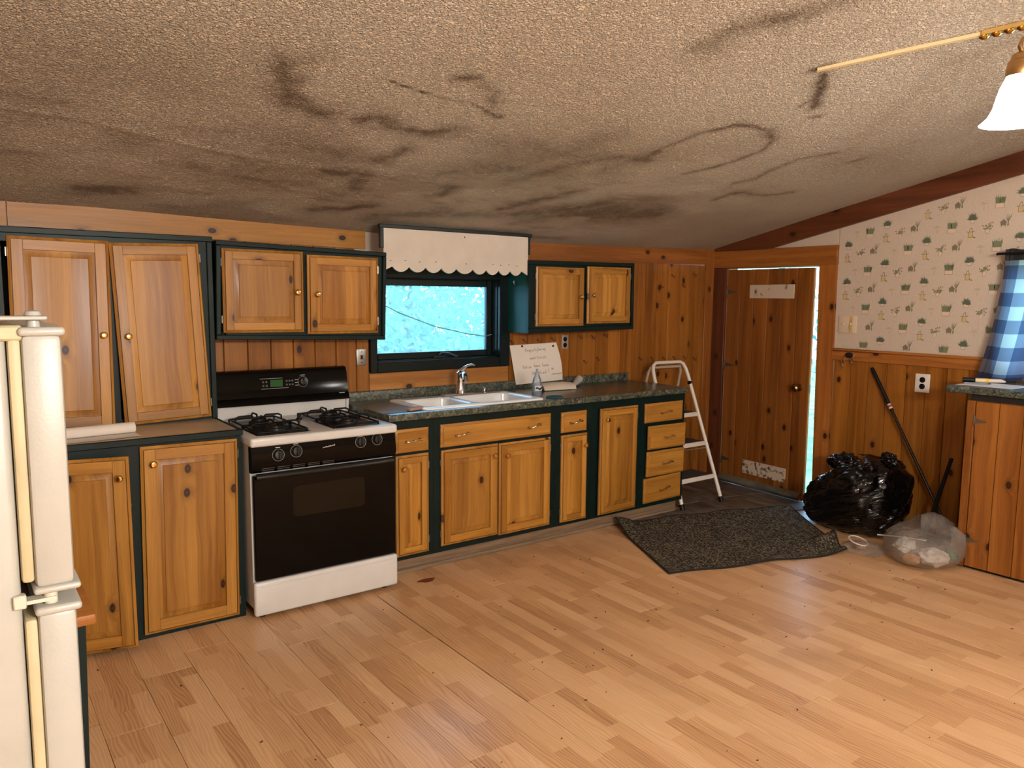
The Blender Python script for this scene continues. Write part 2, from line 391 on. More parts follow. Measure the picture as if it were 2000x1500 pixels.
# ================================================================== BACK WALL
PLAS = plain('pale_plaster', lin(206, 188, 172), .7, noise=.06)
WX0, WX1, WZ0, WZ1 = 2.09, 3.01, 1.13, 1.66
m = MB(); T = .15
m.box((LW-.1, BW, -.1), (WX0, BW+T, 2.08)); m.box((WX1, BW, -.1), (RW+.12, BW+T, 2.08))
m.box((WX0, BW, -.1), (WX1, BW+T, WZ0)); m.box((WX0, BW, WZ1), (WX1, BW+T, 2.08))
wall_back = tag(m.build('wall_back', PLAS), kind='structure')
PB, PH = .1284, 1.196
BT = .012
def vboard(w, h, mat, name='pine_board'):
    # tongue-and-groove board: x 0..w, z 0..h, front at y=-BT with eased edges
    g = .0045
    pts = [(0.0008, 0, 0), (0.0008, -BT+.006, 0), (g, -BT, 0), (w-g, -BT, 0), (w-.0008, -BT+.006, 0), (w-.0008, 0, 0)]
    return MB().prism(pts, (0, 0, h)).mesh(name, mat)
cache = {}
def put_vboard(x, w, z0, z1, parent, mat, rotz=0, y=None, key=''):
    k = (round(w, 3), round(z1-z0, 3), mat.name)
    if k not in cache: cache[k] = vboard(w, z1-z0, mat)
    return link('pine_board', cache[k], parent, (x, BW, z0) if y is None else (x, y, z0), (0, 0, rotz))
k = -14
while True:
    x = PH+PB*k
    if x > 5.10: break
    w = min(PB, 5.105-x)
    top = 1.84 if x < 2.0 else 1.81
    spans = [(0.0, top)]
    if x+w > 2.03 and x < 3.10:      # window column: boards stop at the casing and the apron board
        if x < 2.05 < x+w: put_vboard(x, 2.05-x, 0, 1.78, wall_back, wpine('z')); k += 1; continue
        if x < 3.09 < x+w: put_vboard(3.09, x+w-3.09, 0, top, wall_back, wpine('z')); k += 1; continue
        k += 1; continue
    if x >= LW: put_vboard(x, w, 0, top, wall_back, wpine('z'))
    k += 1
B((2.05, BW-.012, .93), (3.09, BW, 1.069), .002).build('apron_board', wood('light_apron', lin(196, 136, 70), lin(150, 92, 38), 'x', .5), wall_back)
# horizontal boards under the ceiling
hb = wood('head_board', lin(192, 134, 60), lin(144, 90, 30), 'x', .5)
def top_board(x0, x1, zb0, zb1, mat):
    n = 14; pts = []
    for i in range(n+1):
        x = x0+(x1-x0)*i/n; pts.append((x, BW-.022, cz(x, BW)+.004))
    poly = [(x0, BW-.022, zb0), (x1, BW-.022, zb1)]+pts[::-1]
    MB().prism(poly, (0, .0215, 0)).build('head_board', mat, wall_back)
top_board(-1.6, .252, 1.85, 1.843, hb); top_board(.256, 2.03, 1.843, 1.812, hb)
top_board(3.10, 5.10, 1.79, 1.818, tpine('x'))
B((5.105, BW-.02, 0), (RW, BW, 1.952), .003).build('corner_board', tpine('z'), wall_back)

# ================================================================== RIGHT WALL
DY0, DY1, DZ = 3.225, 4.105, 1.79          # door opening
VY0, VY1, VZ0, VZ1 = .72, 1.985, 1.11, 1.80   # window behind the curtain
m = MB()
def wcol(ya, yb, za=None, zb=None):
    lo = -.1 if za is None else za
    if zb is None: poly = [(RW, ya, lo), (RW, yb, lo), (RW, yb, cz(RW, yb)+.05), (RW, ya, cz(RW, ya)+.05)]
    else: poly = [(RW, ya, lo), (RW, yb, lo), (RW, yb, zb), (RW, ya, zb)]
    m.prism(poly, (.12, 0, 0))
wcol(DY1, BW+.15); wcol(DY0, DY1, DZ); wcol(VY1, DY0); wcol(VY0, VY1, VZ1); wcol(VY0, VY1, None, VZ0); wcol(FW-.1, VY0)
wall_right = tag(m.build('wall_right', PLAS), kind='structure')
y = 2.983+.132; i = 0
while y > .2:
    put_vboard(RW, .132, 0, 1.106, wall_right, wpine('z'), math.radians(-90), y); y -= .132
# a board along the right wall: local x runs to -y, so the front of the board faces -x
B((RW-.022, VY1+.03, 1.104), (RW, 3.13, 1.172), .003).build('chair_rail', tpine('y'), wall_right)
B((RW-.034, VY1+.03, 1.172), (RW, 3.13, 1.19), .004).build('rail_cap', tpine('y'), wall_right)
# wallpaper drops
def wallpaper():
    t = NT('wallpaper'); v = t.n('ShaderNodeTexCoord').outputs['Object']
    weave = t.noise(t.vm('MULTIPLY', v, (1, 400, 60)), 1, 2)
    c = t.mix(t.mapr(weave, .3, .7), lin(188, 171, 154), lin(200, 184, 167))
    return t.p(Base_Color=c, Roughness=.6, Specular_IOR_Level=.3)
WPM = wallpaper()
yb = 3.244
while yb > -1.0:
    ya = yb-.5425; y1 = min(yb-.0006, 3.132)
    if ya < 3.1:
        zs = 1.19
        poly = [(RW, ya+.0006, zs), (RW, y1, zs), (RW, y1, cz(RW, y1)-.01), (RW, ya+.0006, cz(RW, ya)-.01)]
        if ya < VY1:   # drop cut away at the window
            a2 = max(ya, VY1)
            if yb > VY1 > ya:
                MB().prism([(RW, VY1, zs), (RW, y1, zs), (RW, y1, cz(RW, y1)-.01), (RW, VY1, cz(RW, VY1)-.01)], (-.0012, 0, 0)).build('wallpaper_drop', WPM, wall_right)
            y2 = min(y1, VY1); 
            if ya > VY0-.6: MB().prism([(RW, max(ya, VY0), VZ1), (RW, y2, VZ1), (RW, y2, cz(RW, y2)-.01), (RW, max(ya, VY0), cz(RW, max(ya, VY0))-.01)], (-.0012, 0, 0)).build('wallpaper_drop', WPM, wall_right)
        else:
            MB().prism(poly, (-.0012, 0, 0)).build('wallpaper_drop', WPM, wall_right)
    yb -= .5425
MB().prism([(RW, 3.13, 1.932), (RW, BW, 1.932), (RW, BW, cz(RW, BW)-.01), (RW, 3.13, cz(RW, 3.13)-.01)], (-.0012, 0, 0)).build('wallpaper_drop', WPM, wall_right)

# printed motifs, as thin flat print on the paper.  u runs to the right (towards -y), w up
class Print:
    def __init__(s): s.m = MB(); s.k = 0
    def poly(s, u, w, pts):
        s.k += 1; e = .0015+.00002*(s.k % 9)
        try: s.m.face([(RW-e, -(u+a*1.22), w+b*1.3) for a, b in pts])
        except ValueError: pass
    def blade(s, u, w, a, b, wd):
        dx, dy = b[0]-a[0], b[1]-a[1]; L = math.hypot(dx, dy)+1e-9; nx, ny = -dy/L*wd, dx/L*wd; mx, my = (a[0]+b[0])/2, (a[1]+b[1])/2
        s.poly(u, w, [(a[0]-nx*.5, a[1]-ny*.5), (mx-nx, my-ny), b, (mx+nx, my+ny), (a[0]+nx*.5, a[1]+ny*.5)])
    def line(s, u, w, pts, wd=.0012):
        for a, b in zip(pts, pts[1:]):
            dx, dy = b[0]-a[0], b[1]-a[1]; L = math.hypot(dx, dy)+1e-9; nx, ny = -dy/L*wd, dx/L*wd
            s.poly(u, w, [(a[0]-nx, a[1]-ny), (b[0]-nx, b[1]-ny), (b[0]+nx, b[1]+ny), (a[0]+nx, a[1]+ny)])
    def dot(s, u, w, c, r): s.poly(u, w, [(c[0]+r*math.cos(k*1.0472), c[1]+r*math.sin(k*1.0472)) for k in range(6)])
INK = {'dark_green': Print(), 'mid_green': Print(), 'ochre': Print(), 'brown_line': Print(), 'rust': Print(), 'pale': Print(), 'pot': Print()}
rn = random.Random(3)
def basket(u, w):
    g, d, p, l = INK['mid_green'], INK['dark_green'], INK['pot'], INK['brown_line']
    g.poly(u, w, [(-.022, -.012), (.020, -.012), (.024, .016), (-.025, .016)])
    for k in range(13):
        x = -.022+.0037*k; (d if k % 2 else g).blade(u, w, (x*.85, -.008), (x*1.15+rn.uniform(-.004, .004), .024+rn.uniform(-.006, .008)), .0022)
    p.poly(u, w, [(-.022, -.032), (.018, -.032), (.019, -.013), (-.023, -.013)])
    l.line(u, w, [(-.023, -.013), (-.022, -.032), (.018, -.032), (.019, -.013)], .0009)
def agave(u, w):
    d, l, p = INK['dark_green'], INK['brown_line'], INK['pot']
    p.poly(u, w, [(-.014, -.010), (.012, -.010), (.008, -.025), (-.009, -.025)]); l.line(u, w, [(-.015, -.010), (-.009, -.026), (.008, -.026), (.013, -.010)], .0008)
    for k in range(17):
        a = math.radians(8+k*10.2); L = .027+rn.uniform(-.005, .006); d.blade(u, w, (.002*math.cos(a), -.012), (L*math.cos(a)*1.05, -.012+L*math.sin(a)*1.25), .003)
def can(u, w):
    o, l = INK['ochre'], INK['brown_line']
    o.poly(u, w, [(-.014, -.022), (.008, -.022), (.006, .005), (-.012, .005)]); l.line(u, w, [(-.014, -.022), (.008, -.022), (.006, .005), (-.012, .005), (-.014, -.022)], .001)
    l.line(u, w, [(.007, -.016), (.016, -.024), (.022, -.022)], .0022); l.line(u, w, [(-.010, .005), (-.006, .020), (.001, .024), (.005, .005)], .0013); l.line(u, w, [(-.012, .002), (-.021, .007)], .0016); l.line(u, w, [(.006, .004), (.016, .008)], .0014)
def flower(u, w):
    g, r, p, l = INK['mid_green'], INK['rust'], INK['pot'], INK['brown_line']
    p.poly(u, w, [(-.009, -.010), (.009, -.010), (.006, -.030), (-.007, -.030)]); l.line(u, w, [(-.010, -.010), (-.007, -.030), (.006, -.030), (.010, -.010)], .0008)
    for k in range(11):
        g.dot(u, w, (rn.uniform(-.016, .016), rn.uniform(-.010, .010)), rn.uniform(.003, .0055))
    for c in [(-.024, .006), (-.019, -.006), (.012, .019), (.023, .020), (.022, .002), (.004, .014)]:
        g.line(u, w, [(0, -.004), c], .0006); r.dot(u, w, c, .0036)
def crock(u, w):
    d, g, l = INK['dark_green'], INK['mid_green'], INK['brown_line']
    l.poly(u, w, [(-.025, -.022), (-.001, -.022), (.002, -.004), (-.009, .004), (-.012, .010), (-.016, .004), (-.028, -.004)])
    l.line(u, w, [(-.022, -.022), (-.020, -.028)], .0016); l.line(u, w, [(-.004, -.022), (-.004, -.028)], .0016)
    g.poly(u, w, [(.004, -.024), (.013, -.024), (.010, -.002), (.007, -.002)])
    for b in [(-.006, .020), (.001, .033), (.012, .034), (.022, .026), (.027, .036)]: (g if b[0] > .01 else l).blade(u, w, (.0085, -.006), b, .0017)
    d.blade(u, w, (.008, -.004), (.024, .028), .002)
def palep(u, w):
    p = INK['pale']
    p.line(u, w, [(0, -.024), (.002, .006)], .0013)
    for b in [(-.022, .006), (-.014, .016), (-.002, .021), (.012, .017), (.021, .007)]: p.blade(u, w, (.002, .006), b, .0024)
    p.line(u, w, [(.004, -.022), (.006, -.004)], .0011)
for ci in range(-2, 9):
    ub = -2.905+.272*ci
    for ri in range(-5, 6):
        zb = 2.012-.2645*ri-(.1275 if ci % 2 else 0)
        for fn, du, dz in ((basket, 0, 0), (agave, .12, .047), (can, .117, -.048), (flower, .211, -.017), (crock, .041, -.122), (palep, .177, .118)):
            u, z = ub+du, zb+dz; yy = -u
            if not (1.97 < yy < 3.10): 
                if not (1.2 < yy <= 1.97 and z > 1.86): continue
            if z < 1.215 or z > cz(RW, yy)-.155: continue
            if yy > 2.86 and yy < 3.12 and 1.30 < z < 1.43 and yy > 2.95: continue
            fn(u, z)
for nm, colr in (('dark_green', lin(84, 94, 74)), ('mid_green', lin(116, 120, 90)), ('ochre', lin(196, 168, 112)), ('brown_line', lin(122, 108, 88)), ('rust', lin(150, 96, 70)), ('pale', lin(176, 160, 136)), ('pot', lin(208, 184, 164))):
    tag(INK[nm].m.build('wallpaper_print', plain('ink_'+nm, colr, .65), wall_right, flip=False), kind='stuff')
# raking beam under the slope
pts = [(RW-.03, -1.2, cz(RW, -1.2)), (RW-.03, BW, cz(RW, BW)+.004), (RW-.03, BW, cz(RW, BW)-.02), (RW-.03, 3.72, 1.925), (RW-.03, -1.2, cz(RW, -1.2)-.142)]
MB().prism(pts, (.0295, 0, 0)).build('raking_board', dark_pine('y'), wall_right)
# door casing
cas = tag(MB().prism([(RW-.026, 3.115, 0), (RW-.026, 3.228, 0), (RW-.026, 3.265, DZ), (RW-.026, 3.131, DZ)], (.026, 0, 0)).build('trim_1', tpine('z')), kind='structure')
tag(B((RW-.026, 4.105, 0), (RW, BW-.02, DZ), .003).build('trim_2', dark_pine('z')), kind='structure')
tag(B((RW-.028, 3.127, DZ), (RW, BW-.02, 1.932), .003).build('trim_3', tpine('y')), kind='structure')
tag(MB().box((RW, DY0, 0), (RW+.12, DY0+.012, DZ)).box((RW, DY1-.006, 0), (RW+.12, DY1, DZ)).box((RW, DY0, DZ-.006), (RW+.12, DY1, DZ)).build('trim_4', tpine('z')), kind='structure')
tag(B((RW-.05, DY0-.02, -.004), (RW+.13, DY1, .006)).build('threshold', STEEL), 'metal threshold strip under the ajar plank door', 'threshold')

# other walls, out of view
tag(MB().prism([(LW-.1, FW-.1, -.1), (LW-.1, BW, -.1), (LW-.1, BW, cz(0, BW)+.06), (LW-.1, FW-.1, cz(0, FW)+.12)], (.1, 0, 0)).build('wall_left', PLAS), kind='structure')
tag(B((LW-.1, FW-.1, -.1), (RW+.12, FW, cz(0, FW)+.05)).build('wall_front', PLAS), kind='structure')

# ================================================================== PLANK DOOR, ajar into the room
DA = math.radians(3.6)
door1 = tag(link('door_1', None, None, (RW-.004, 4.10, 0)), kind='structure')
door1.rotation_euler = (0, 0, -DA)     # hinge at origin, leaf runs to local -y
DWID, DH = .815, 1.775
DPM = door_pine('z')
B((.012, -DWID, .012), (.030, 0, DH)).build('backing_sheet', plain('raw_edge', lin(190, 160, 116), .6, noise=.1), door1)
nb = 6; bw_ = DWID/nb
dm = vboard(bw_, DH-.012, DPM, 'door_plank')
for i in range(nb): link('door_plank', dm, door1, (.012, -i*bw_, .012), (0, 0, math.radians(-90)))
for nm, ya, za, zb, tl in (('upper', -.235, 1.545, 1.652, 0), ('lower', -.235, .120, .232, 0)):
    mm = plain('peeling_white_'+nm, lin(196, 178, 160), .6) if nm == 'upper' else None
    t = NT('flaking_paint_'+nm); v = t.coords(); f = t.noise(v, 38 if nm == 'lower' else 14, 5)
    pm = t.p(Base_Color=t.mix(t.mapr(f, .40 if nm == 'lower' else .3, .50 if nm == 'lower' else .42), lin(88, 70, 50), lin(196, 178, 158)), Roughness=.6)
    B((-.006, -.655, za), (.002, -.235, zb), .002).build('scrap_plate', pm, door1)
kn = MB().lathe([(.030, .004), (.030, 0), (.026, -.006), (.012, -.010), (.011, -.030), (.022, -.036), (.029, -.046), (.029, -.056), (.020, -.066), (0, -.068)], (0, 0, 0), 'x').build('door_knob', plain('old_brass', lin(150, 120, 76), .25, 1), door1, (0, -.735, .875))
B((.004, -DWID-.003, .845), (.028, -DWID+.001, .905)).build('latch_plate', STEEL, door1)
for z in (1.596, .996, .203):
    h = MB(); h.box((-.014, -.006, z-.045), (.003, .006, z+.045), .002); h.prism([(-.003, -.006, z+.018), (-.003, -.10, z+.004), (-.003, -.10, z-.004), (-.003, -.006, z-.018)], (.004, 0, 0))
    h.build('strap_hinge', plain('tarnished_steel', lin(110, 100, 86), .4, .8), door1)
m = MB(); m.grid(lambda u, v: (-.004-.05*math.sin(math.pi*v)*(.6+.4*math.sin(u*9)), -.80*u, .008+.066*v), 30, 6)
sw = m.build('door_sweep', plain('grey_felt', lin(96, 88, 74), .9, noise=.3, bump=.4), door1)
# tacks on the sweep
m = MB()
for i in range(16): m.box((-.008, -.05-.05*i-.004, .058), (.0, -.05-.05*i+.004, .066))
m.build('tack_row', BLACKM, sw)

# ================================================================== SINK WINDOW
def glass(name, tint=(.9, .97, 1, 1), haze=.08):
    t = NT(name); tr = t.n('ShaderNodeBsdfTransparent', {'Color': tint}); gl = t.n('ShaderNodeBsdfGlossy', {'Roughness': .04})
    tl = t.n('ShaderNodeBsdfTranslucent', {'Color': (.85, .95, 1, 1)})
    fr = t.n('ShaderNodeFresnel', {'IOR': 1.35})
    a = t.n('ShaderNodeMixShader', {0: haze}); t.set(a.inputs[1], tr.outputs[0]); t.set(a.inputs[2], tl.outputs[0])
    b = t.n('ShaderNodeMixShader', {0: fr.outputs[0]}); t.set(b.inputs[1], a.outputs[0]); t.set(b.inputs[2], gl.outputs[0])
    t.set(t.out.inputs[0], b.outputs[0]); return t.m
win = tag(link('window_1', None, None, (0, 0, 0)), kind='structure')
DKG = plain('dark_green_frame', lin(7, 22, 22), .32, spec=.3, noise=.25)
m = MB()
m.box((2.05, BW-.03, 1.072), (2.096, BW, 1.72), .003); m.box((3.004, BW-.03, 1.072), (3.09, BW, 1.72), .003)
m.box((2.096, BW-.03, 1.072), (3.004, BW, 1.136), .003); m.box((2.096, BW-.03, 1.652), (3.004, BW, 1.72), .003)
m.build('casing', DKG, win)
m = MB()
for a, b in (((2.09, BW, 1.13), (2.102, BW+.13, 1.66)), ((2.998, BW, 1.13), (3.01, BW+.13, 1.66)), ((2.09, BW, 1.13), (3.01, BW+.13, 1.142)), ((2.09, BW, 1.648), (3.01, BW+.13, 1.66))): m.box(a, b)
m.build('jamb', DKG, win)
m = MB(); y0, y1 = BW+.06, BW+.10
m.box((2.102, y0, 1.142), (2.142, y1, 1.648), .004); m.box((2.958, y0, 1.142), (2.998, y1, 1.648), .004)
m.box((2.142, y0, 1.142), (2.958, y1, 1.182), .004); m.box((2.142, y0, 1.603), (2.958, y1, 1.648), .004)
m.build('sash', DKG, win)
B((2.138, BW+.078, 1.178), (2.962, BW+.082, 1.607)).build('pane', glass('window_glass', haze=.12), win)
MB().box((2.53, BW+.035, 1.142), (2.63, BW+.06, 1.155), .003).tube([(2.57, BW+.045, 1.155), (2.58, BW+.02, 1.175), (2.62, BW-.005, 1.172), (2.66, BW-.03, 1.152)], .006, 8).lathe([(0, -.008), (.009, -.004), (.009, .004), (0, .008)], (2.665, BW-.032, 1.150), 'x', 10).build('crank', plain('dark_bronze', lin(60, 66, 70), .3, .7), win)
MB().tube([(2.10, BW+.055, 1.52), (2.3, BW+.056, 1.43), (2.55, BW+.056, 1.345), (2.8, BW+.056, 1.292), (2.945, BW+.055, 1.272), (2.99, BW+.045, 1.285)], .0028, 6).build('cord', plain('grey_cord', lin(96, 128, 132), .6), win)

# ================================================================== CABINET KIT
def knob_mesh():
    return MB().lathe([(.007, 0), (.007, -.010), (.011, -.013), (.0155, -.019), (.0155, -.024), (.011, -.029), (0, -.031)], (0, 0, 0), 'y', 16).mesh('knob', BRASS)
KNOB = knob_mesh()
def pull_mesh():
    pts = []; r = []
    for i in range(17):
        s = -1+i/8; pts.append((.048*s, -.022+.006*s*s, .004*math.sin(s*2.4))); r.append(.0042+.0016*math.cos(s*6.3)+(.002 if abs(s) > .93 else 0))
    m = MB().tube(pts, r, 8)
    for s in (-1, 1): m.lathe([(.0085, 0), (.008, -.004), (.0045, -.008), (.0045, -.018)], (.04*s, 0, .004*math.sin(s*2)), 'y', 10)
    return m.mesh('pull', PEWTER)
PULL = pull_mesh()
def hinge_mesh():
    return MB().box((-.008, -.003, -.020), (0, 0, .020), .001).tube([(0, -.004, -.022), (0, -.004, .022)], .003, 8).mesh('hinge', plain('bright_hinge', lin(128, 118, 104), .3, .9))
HINGE = hinge_mesh()

def door(parent, x, y, z, w, h, knob=None, hinge=None, rot=(0, 0, 0), pivot='l', st=.052, name='door', t=.019, gl=.075, rails=None):
    """raised-panel door: local x 0..w, z 0..h, back at y=0, front y=-t"""
    ox = 0 if pivot == 'l' else -w
    o = link(name, None, parent, (x if pivot == 'l' else x+w, y, z), rot)
    c = .011; f = t-.006
    m = MB()     # ring with a chamfered outer edge
    def rect(a, yy): return [(ox+a, yy, a), (ox+w-a, yy, a), (ox+w-a, yy, h-a), (ox+a, yy, h-a)]
    loops = [rect(st, 0), rect(0, 0), rect(0, -f+.004), rect(c, -f-.002), rect(c+.0004, -.006), rect(st, -.006), rect(st, 0)]
    vs = [[m.bm.verts.new(p) for p in l] for l in loops]
    for a, b in zip(vs, vs[1:]):
        for i in range(4): m.bm.faces.new([a[i], a[(i+1) % 4], b[(i+1) % 4], b[i]])
    me = m.mesh('frame', cab('z')); o.data = None
    link('frame', me, o)
    q = .003
    def piece(nm, lo, hi, ax): B(lo, hi, .0012).build(nm, cab(ax), o)
    piece('stile', (ox+c+q, -t, c+q), (ox+st, -.006, h-c-q), 'z'); piece('stile', (ox+w-st, -t, c+q), (ox+w-c-q, -.006, h-c-q), 'z')
    piece('rail', (ox+st, -t+.0004, c+q), (ox+w-st, -.006, st), 'x'); piece('rail', (ox+st, -t+.0004, h-st), (ox+w-st, -.006, h-c-q), 'x')
    m = MB(); s1 = min(.028, (w-2*st)*.24)
    def pr(a, yy): return [(ox+st+a, yy, st+a), (ox+w-st-a, yy, st+a), (ox+w-st-a, yy, h-st-a), (ox+st+a, yy, h-st-a)]
    loops = [pr(-.003, -.001), pr(-.003, -.006), pr(.004, -.006), pr(s1, -t+.0045), pr(s1+.0015, -t+.0015)]
    vs = [[m.bm.verts.new(p) for p in l] for l in loops]
    for a, b in zip(vs, vs[1:]):
        for i in range(4): m.bm.faces.new([a[i], a[(i+1) % 4], b[(i+1) % 4], b[i]])
    m.bm.faces.new(vs[-1]); m.bm.faces.new(vs[0][::-1])
    m.build('raised_panel', cab('z', gl), o)
    if knob: tag(link('knob', KNOB, o, (ox+knob[0], -t, knob[1])), 'polished brass round knob')
    if hinge:
        hx = ox if hinge == 'l' else ox+w
        for hz in (min(.07, h*.16), h-min(.07, h*.16)):
            link('hinge', HINGE, o, (hx, -.004, hz), (0, 0, 0) if hinge == 'l' else (0, math.pi, 0))
    return o
def drawer(parent, x, y, z, w, h, pulls=(.5,), rot=(0, 0, 0), t=.019, pz=.5):
    o = link('drawer_front', None, parent, (x, y, z), rot)
    m = MB(); c = .011
    def rect(a, yy): return [(a, yy, a), (w-a, yy, a), (w-a, yy, h-a), (a, yy, h-a)]
    loops = [rect(0, 0), rect(0, -t+.010), rect(c, -t+.003), rect(c+.004, -t+.003)]
    vs = [[m.bm.verts.new(p) for p in l] for l in loops]
    for a, b in zip(vs, vs[1:]):
        for i in range(4): m.bm.faces.new([a[i], a[(i+1) % 4], b[(i+1) % 4], b[i]])
    m.bm.faces.new(vs[-1]); m.bm.faces.new(vs[0][::-1])
    m.build('slab', cab('x'), o)
    B((c+.004, -t, c+.004), (w-c-.004, -t+.004, h-c-.004), .001).build('face_panel', cab('x'), o)
    for p in pulls: tag(link('pull', PULL, o, (w*p, -t, h*pz), (0, math.radians(random.uniform(-8, 2)), 0)), 'ornate pewter drawer pull')
    return o
def face_frame(m, x0, x1, z0, z1, y, holes, t=.019):
    # solid front panel pieces around openings, holes=[(xa,xb,za,zb)]
    xs = sorted({x0, x1, *[h[0] for h in holes], *[h[1] for h in holes]}); zs = sorted({z0, z1, *[h[2] for h in holes], *[h[3] for h in holes]})
    for a, b in zip(xs, xs[1:]):
        for c, d in zip(zs, zs[1:]):
            if any(h[0] <= a and b <= h[1] and h[2] <= c and d <= h[3] for h in holes): continue
            m.box((a, y, c), (b, y+t, d))
def carcass(m, x0, x1, y0, y1, z0, z1, t=.016, bottom=True):
    m.box((x0, y0, z0), (x0+t, y1, z1)); m.box((x1-t, y0, z0), (x1, y1, z1)); m.box((x0+t, y1-.008, z0), (x1-t, y1, z1))
    m.box((x0+t, y0, z1-t), (x1-t, y1-.008, z1))
    if bottom: m.box((x0+t, y0, z0), (x1-t, y1-.008, z0+t))

# ------------------------------------------------ tall wall cabinet on the left counter
YB = BW-.014     # in front of the wall boards
t0 = thing('wall_cabinet', 'tall dark green wall cabinet with two long pine doors, standing on the beige counter', 'cabinet', (.15, 4.02, .912))
D = YB-4.02
m = MB(); carcass(m, 0, .94, .019, D, 0, .905); face_frame(m, 0, .94, 0, .905, 0, [(.06, .455, .03, .85), (.50, .875, .03, .85)])
m.build('carcass', GREEN, t0)
m = MB(); m.box((-.004, -.012, .885), (.944, .002, .912), .003); m.box((.915, -.012, .0), (.942, .002, .885), .003); m.build('moulding', GREEN, t0)
door(t0, .07, -.042, .010, .395, .864, knob=(.358, .43), hinge='l', rot=(math.radians(-2.6), math.radians(.9), 0), st=.058)
door(t0, .507, -.036, .018, .395, .856, knob=(.045, .42), hinge='r', rot=(math.radians(-2.2), math.radians(-1.9), 0), pivot='r', st=.055)
# ------------------------------------------------ wall cabinet over the stove
t1 = thing('wall_cabinet', 'sagging dark green wall cabinet with two square pine doors above the stove', 'cabinet', (1.094, 4.0, 1.312), (0, math.radians(1.45), 0))
D = YB-4.0; Wd, Hd = .938, .496
m = MB(); carcass(m, 0, Wd, .019, D, 0, Hd); face_frame(m, 0, Wd, 0, Hd, 0, [(.05, .44, .04, .44), (.49, .89, .04, .44)]); m.build('carcass', GREEN, t1)
m = MB(); m.box((-.002, -.014, Hd-.024), (Wd, .0, Hd), .003); m.box((-.002, -.014, 0), (Wd, 0, .024), .003); m.box((-.002, -.014, .024), (.022, 0, Hd-.024), .003); m.box((Wd-.022, -.014, .024), (Wd, 0, Hd-.024), .003); m.build('moulding', GREEN, t1)
door(t1, .034, -.002, .034, .416, .424, knob=(.378, .21), hinge='l', rot=(0, math.radians(-1.1), math.radians(-1.5)))
door(t1, .472, -.002, .039, .420, .422, knob=(.048, .212), hinge='r', rot=(0, math.radians(-1.0), math.radians(1.2)), pivot='r')
# ------------------------------------------------ wall cabinet right of the window
t2 = thing('wall_cabinet', 'dark green wall cabinet with two pine doors and teal side, right of the window', 'cabinet', (3.072, 4.0, 1.302), (0, math.radians(-.7), 0))
Wd, Hd = .962, .474
m = MB(); carcass(m, .004, Wd, .019, D, 0, Hd); face_frame(m, 0, Wd, 0, Hd, 0, [(.07, .46, .05, .42), (.51, .90, .05, .42)]); m.build('carcass', GREEN, t2)
B((0, .016, 0), (.0045, D, Hd), .001).build('side_panel', TEAL, t2)
m = MB(); m.box((-.002, -.012, Hd-.026), (Wd, .0, Hd), .003); m.box((-.002, -.012, 0), (Wd, 0, .03), .003); m.box((-.002, -.012, .03), (.026, 0, Hd-.026), .003); m.box((Wd-.024, -.012, .03), (Wd, 0, Hd-.026), .003); m.build('moulding', GREEN, t2)
door(t2, .058, -.002, .044, .418, .392, knob=(.374, .196), hinge='l', rot=(0, math.radians(.7), 0), st=.048)
door(t2, .498, -.002, .048, .424, .392, knob=(.04, .196), hinge='r', rot=(0, math.radians(.4), math.radians(1.5)), pivot='r', st=.048)
m = MB().tube([(0, 0, 0), (-.022, 0, .0), (-.04, -.002, .002), (-.046, -.002, .012), (-.044, -.002, .024)], .0032, 8)
tag(m.build('coat_hook', CHROME, None, (3.072, 4.10, 1.62)), 'small chrome hook screwed into the teal cabinet side', 'hook')

# ------------------------------------------------ left base cabinet, its counter
b0 = thing('base_cabinet', 'dark green base cabinet with two tall pine doors between fridge and stove', 'cabinet', (.15, 3.62, 0))
m = MB(); carcass(m, 0, .936, .019, BW-.02-3.62, 0, .884); face_frame(m, 0, .936, 0, .884, 0, [(.06, .44, .06, .83), (.5, .88, .06, .83)]); m.build('carcass', GREEN, b0)
door(b0, .055, -.002, .018, .400, .838, knob=(.363, .752), hinge='l', rot=(0, math.radians(-.3), math.radians(-14)), st=.062)
door(b0, .484, -.002, .018, .418, .852, knob=(.048, .775), hinge='r', rot=(0, math.radians(.9), math.radians(1.0)), pivot='r', st=.062)
m = MB(); m.box((.42, -.006, .60), (.437, .006, .612)); m.tube([(.425, -.01, .606), (.452, -.012, .606), (.455, -.012, .63)], .003, 6); m.build('hook_catch', plain('dull_metal', lin(110, 100, 84), .4, .8), b0)
c0 = thing('countertop', 'short beige laminate counter with dark green edge, left of the stove', 'countertop', (.13, 3.60, .8845))
B((0, .022, 0), (.962, BW-.016-3.60, .026)).build('top', plain('beige_laminate', lin(190, 170, 144), .35, noise=.1), c0)
m = MB(); m.box((0, 0, .0), (.962, .0185, .029), .003); m.box((.944, .0185, .0002), (.962, BW-.016-3.60, .0275), .002); m.build('edge_strip', GREEN, c0)
r0 = thing('paper_roll', 'rolled white paper lying on the beige counter beside the fridge', 'paper roll', (.66, 3.775, .9115), (0, 0, math.radians(6)))
def rollpt(u, v):
    a = v*math.pi*2*2.6; r = .020+.006*v; return (-.42*u, r*math.cos(a), .027+r*math.sin(a))
MB().grid(rollpt, 4, 70).build('paper', PAPER, r0)
MB().grid(lambda u, v: (-.42*u, -.015-.085*v, .0012+.0035*(1-v)), 4, 6).build('loose_flap', PAPER, r0)

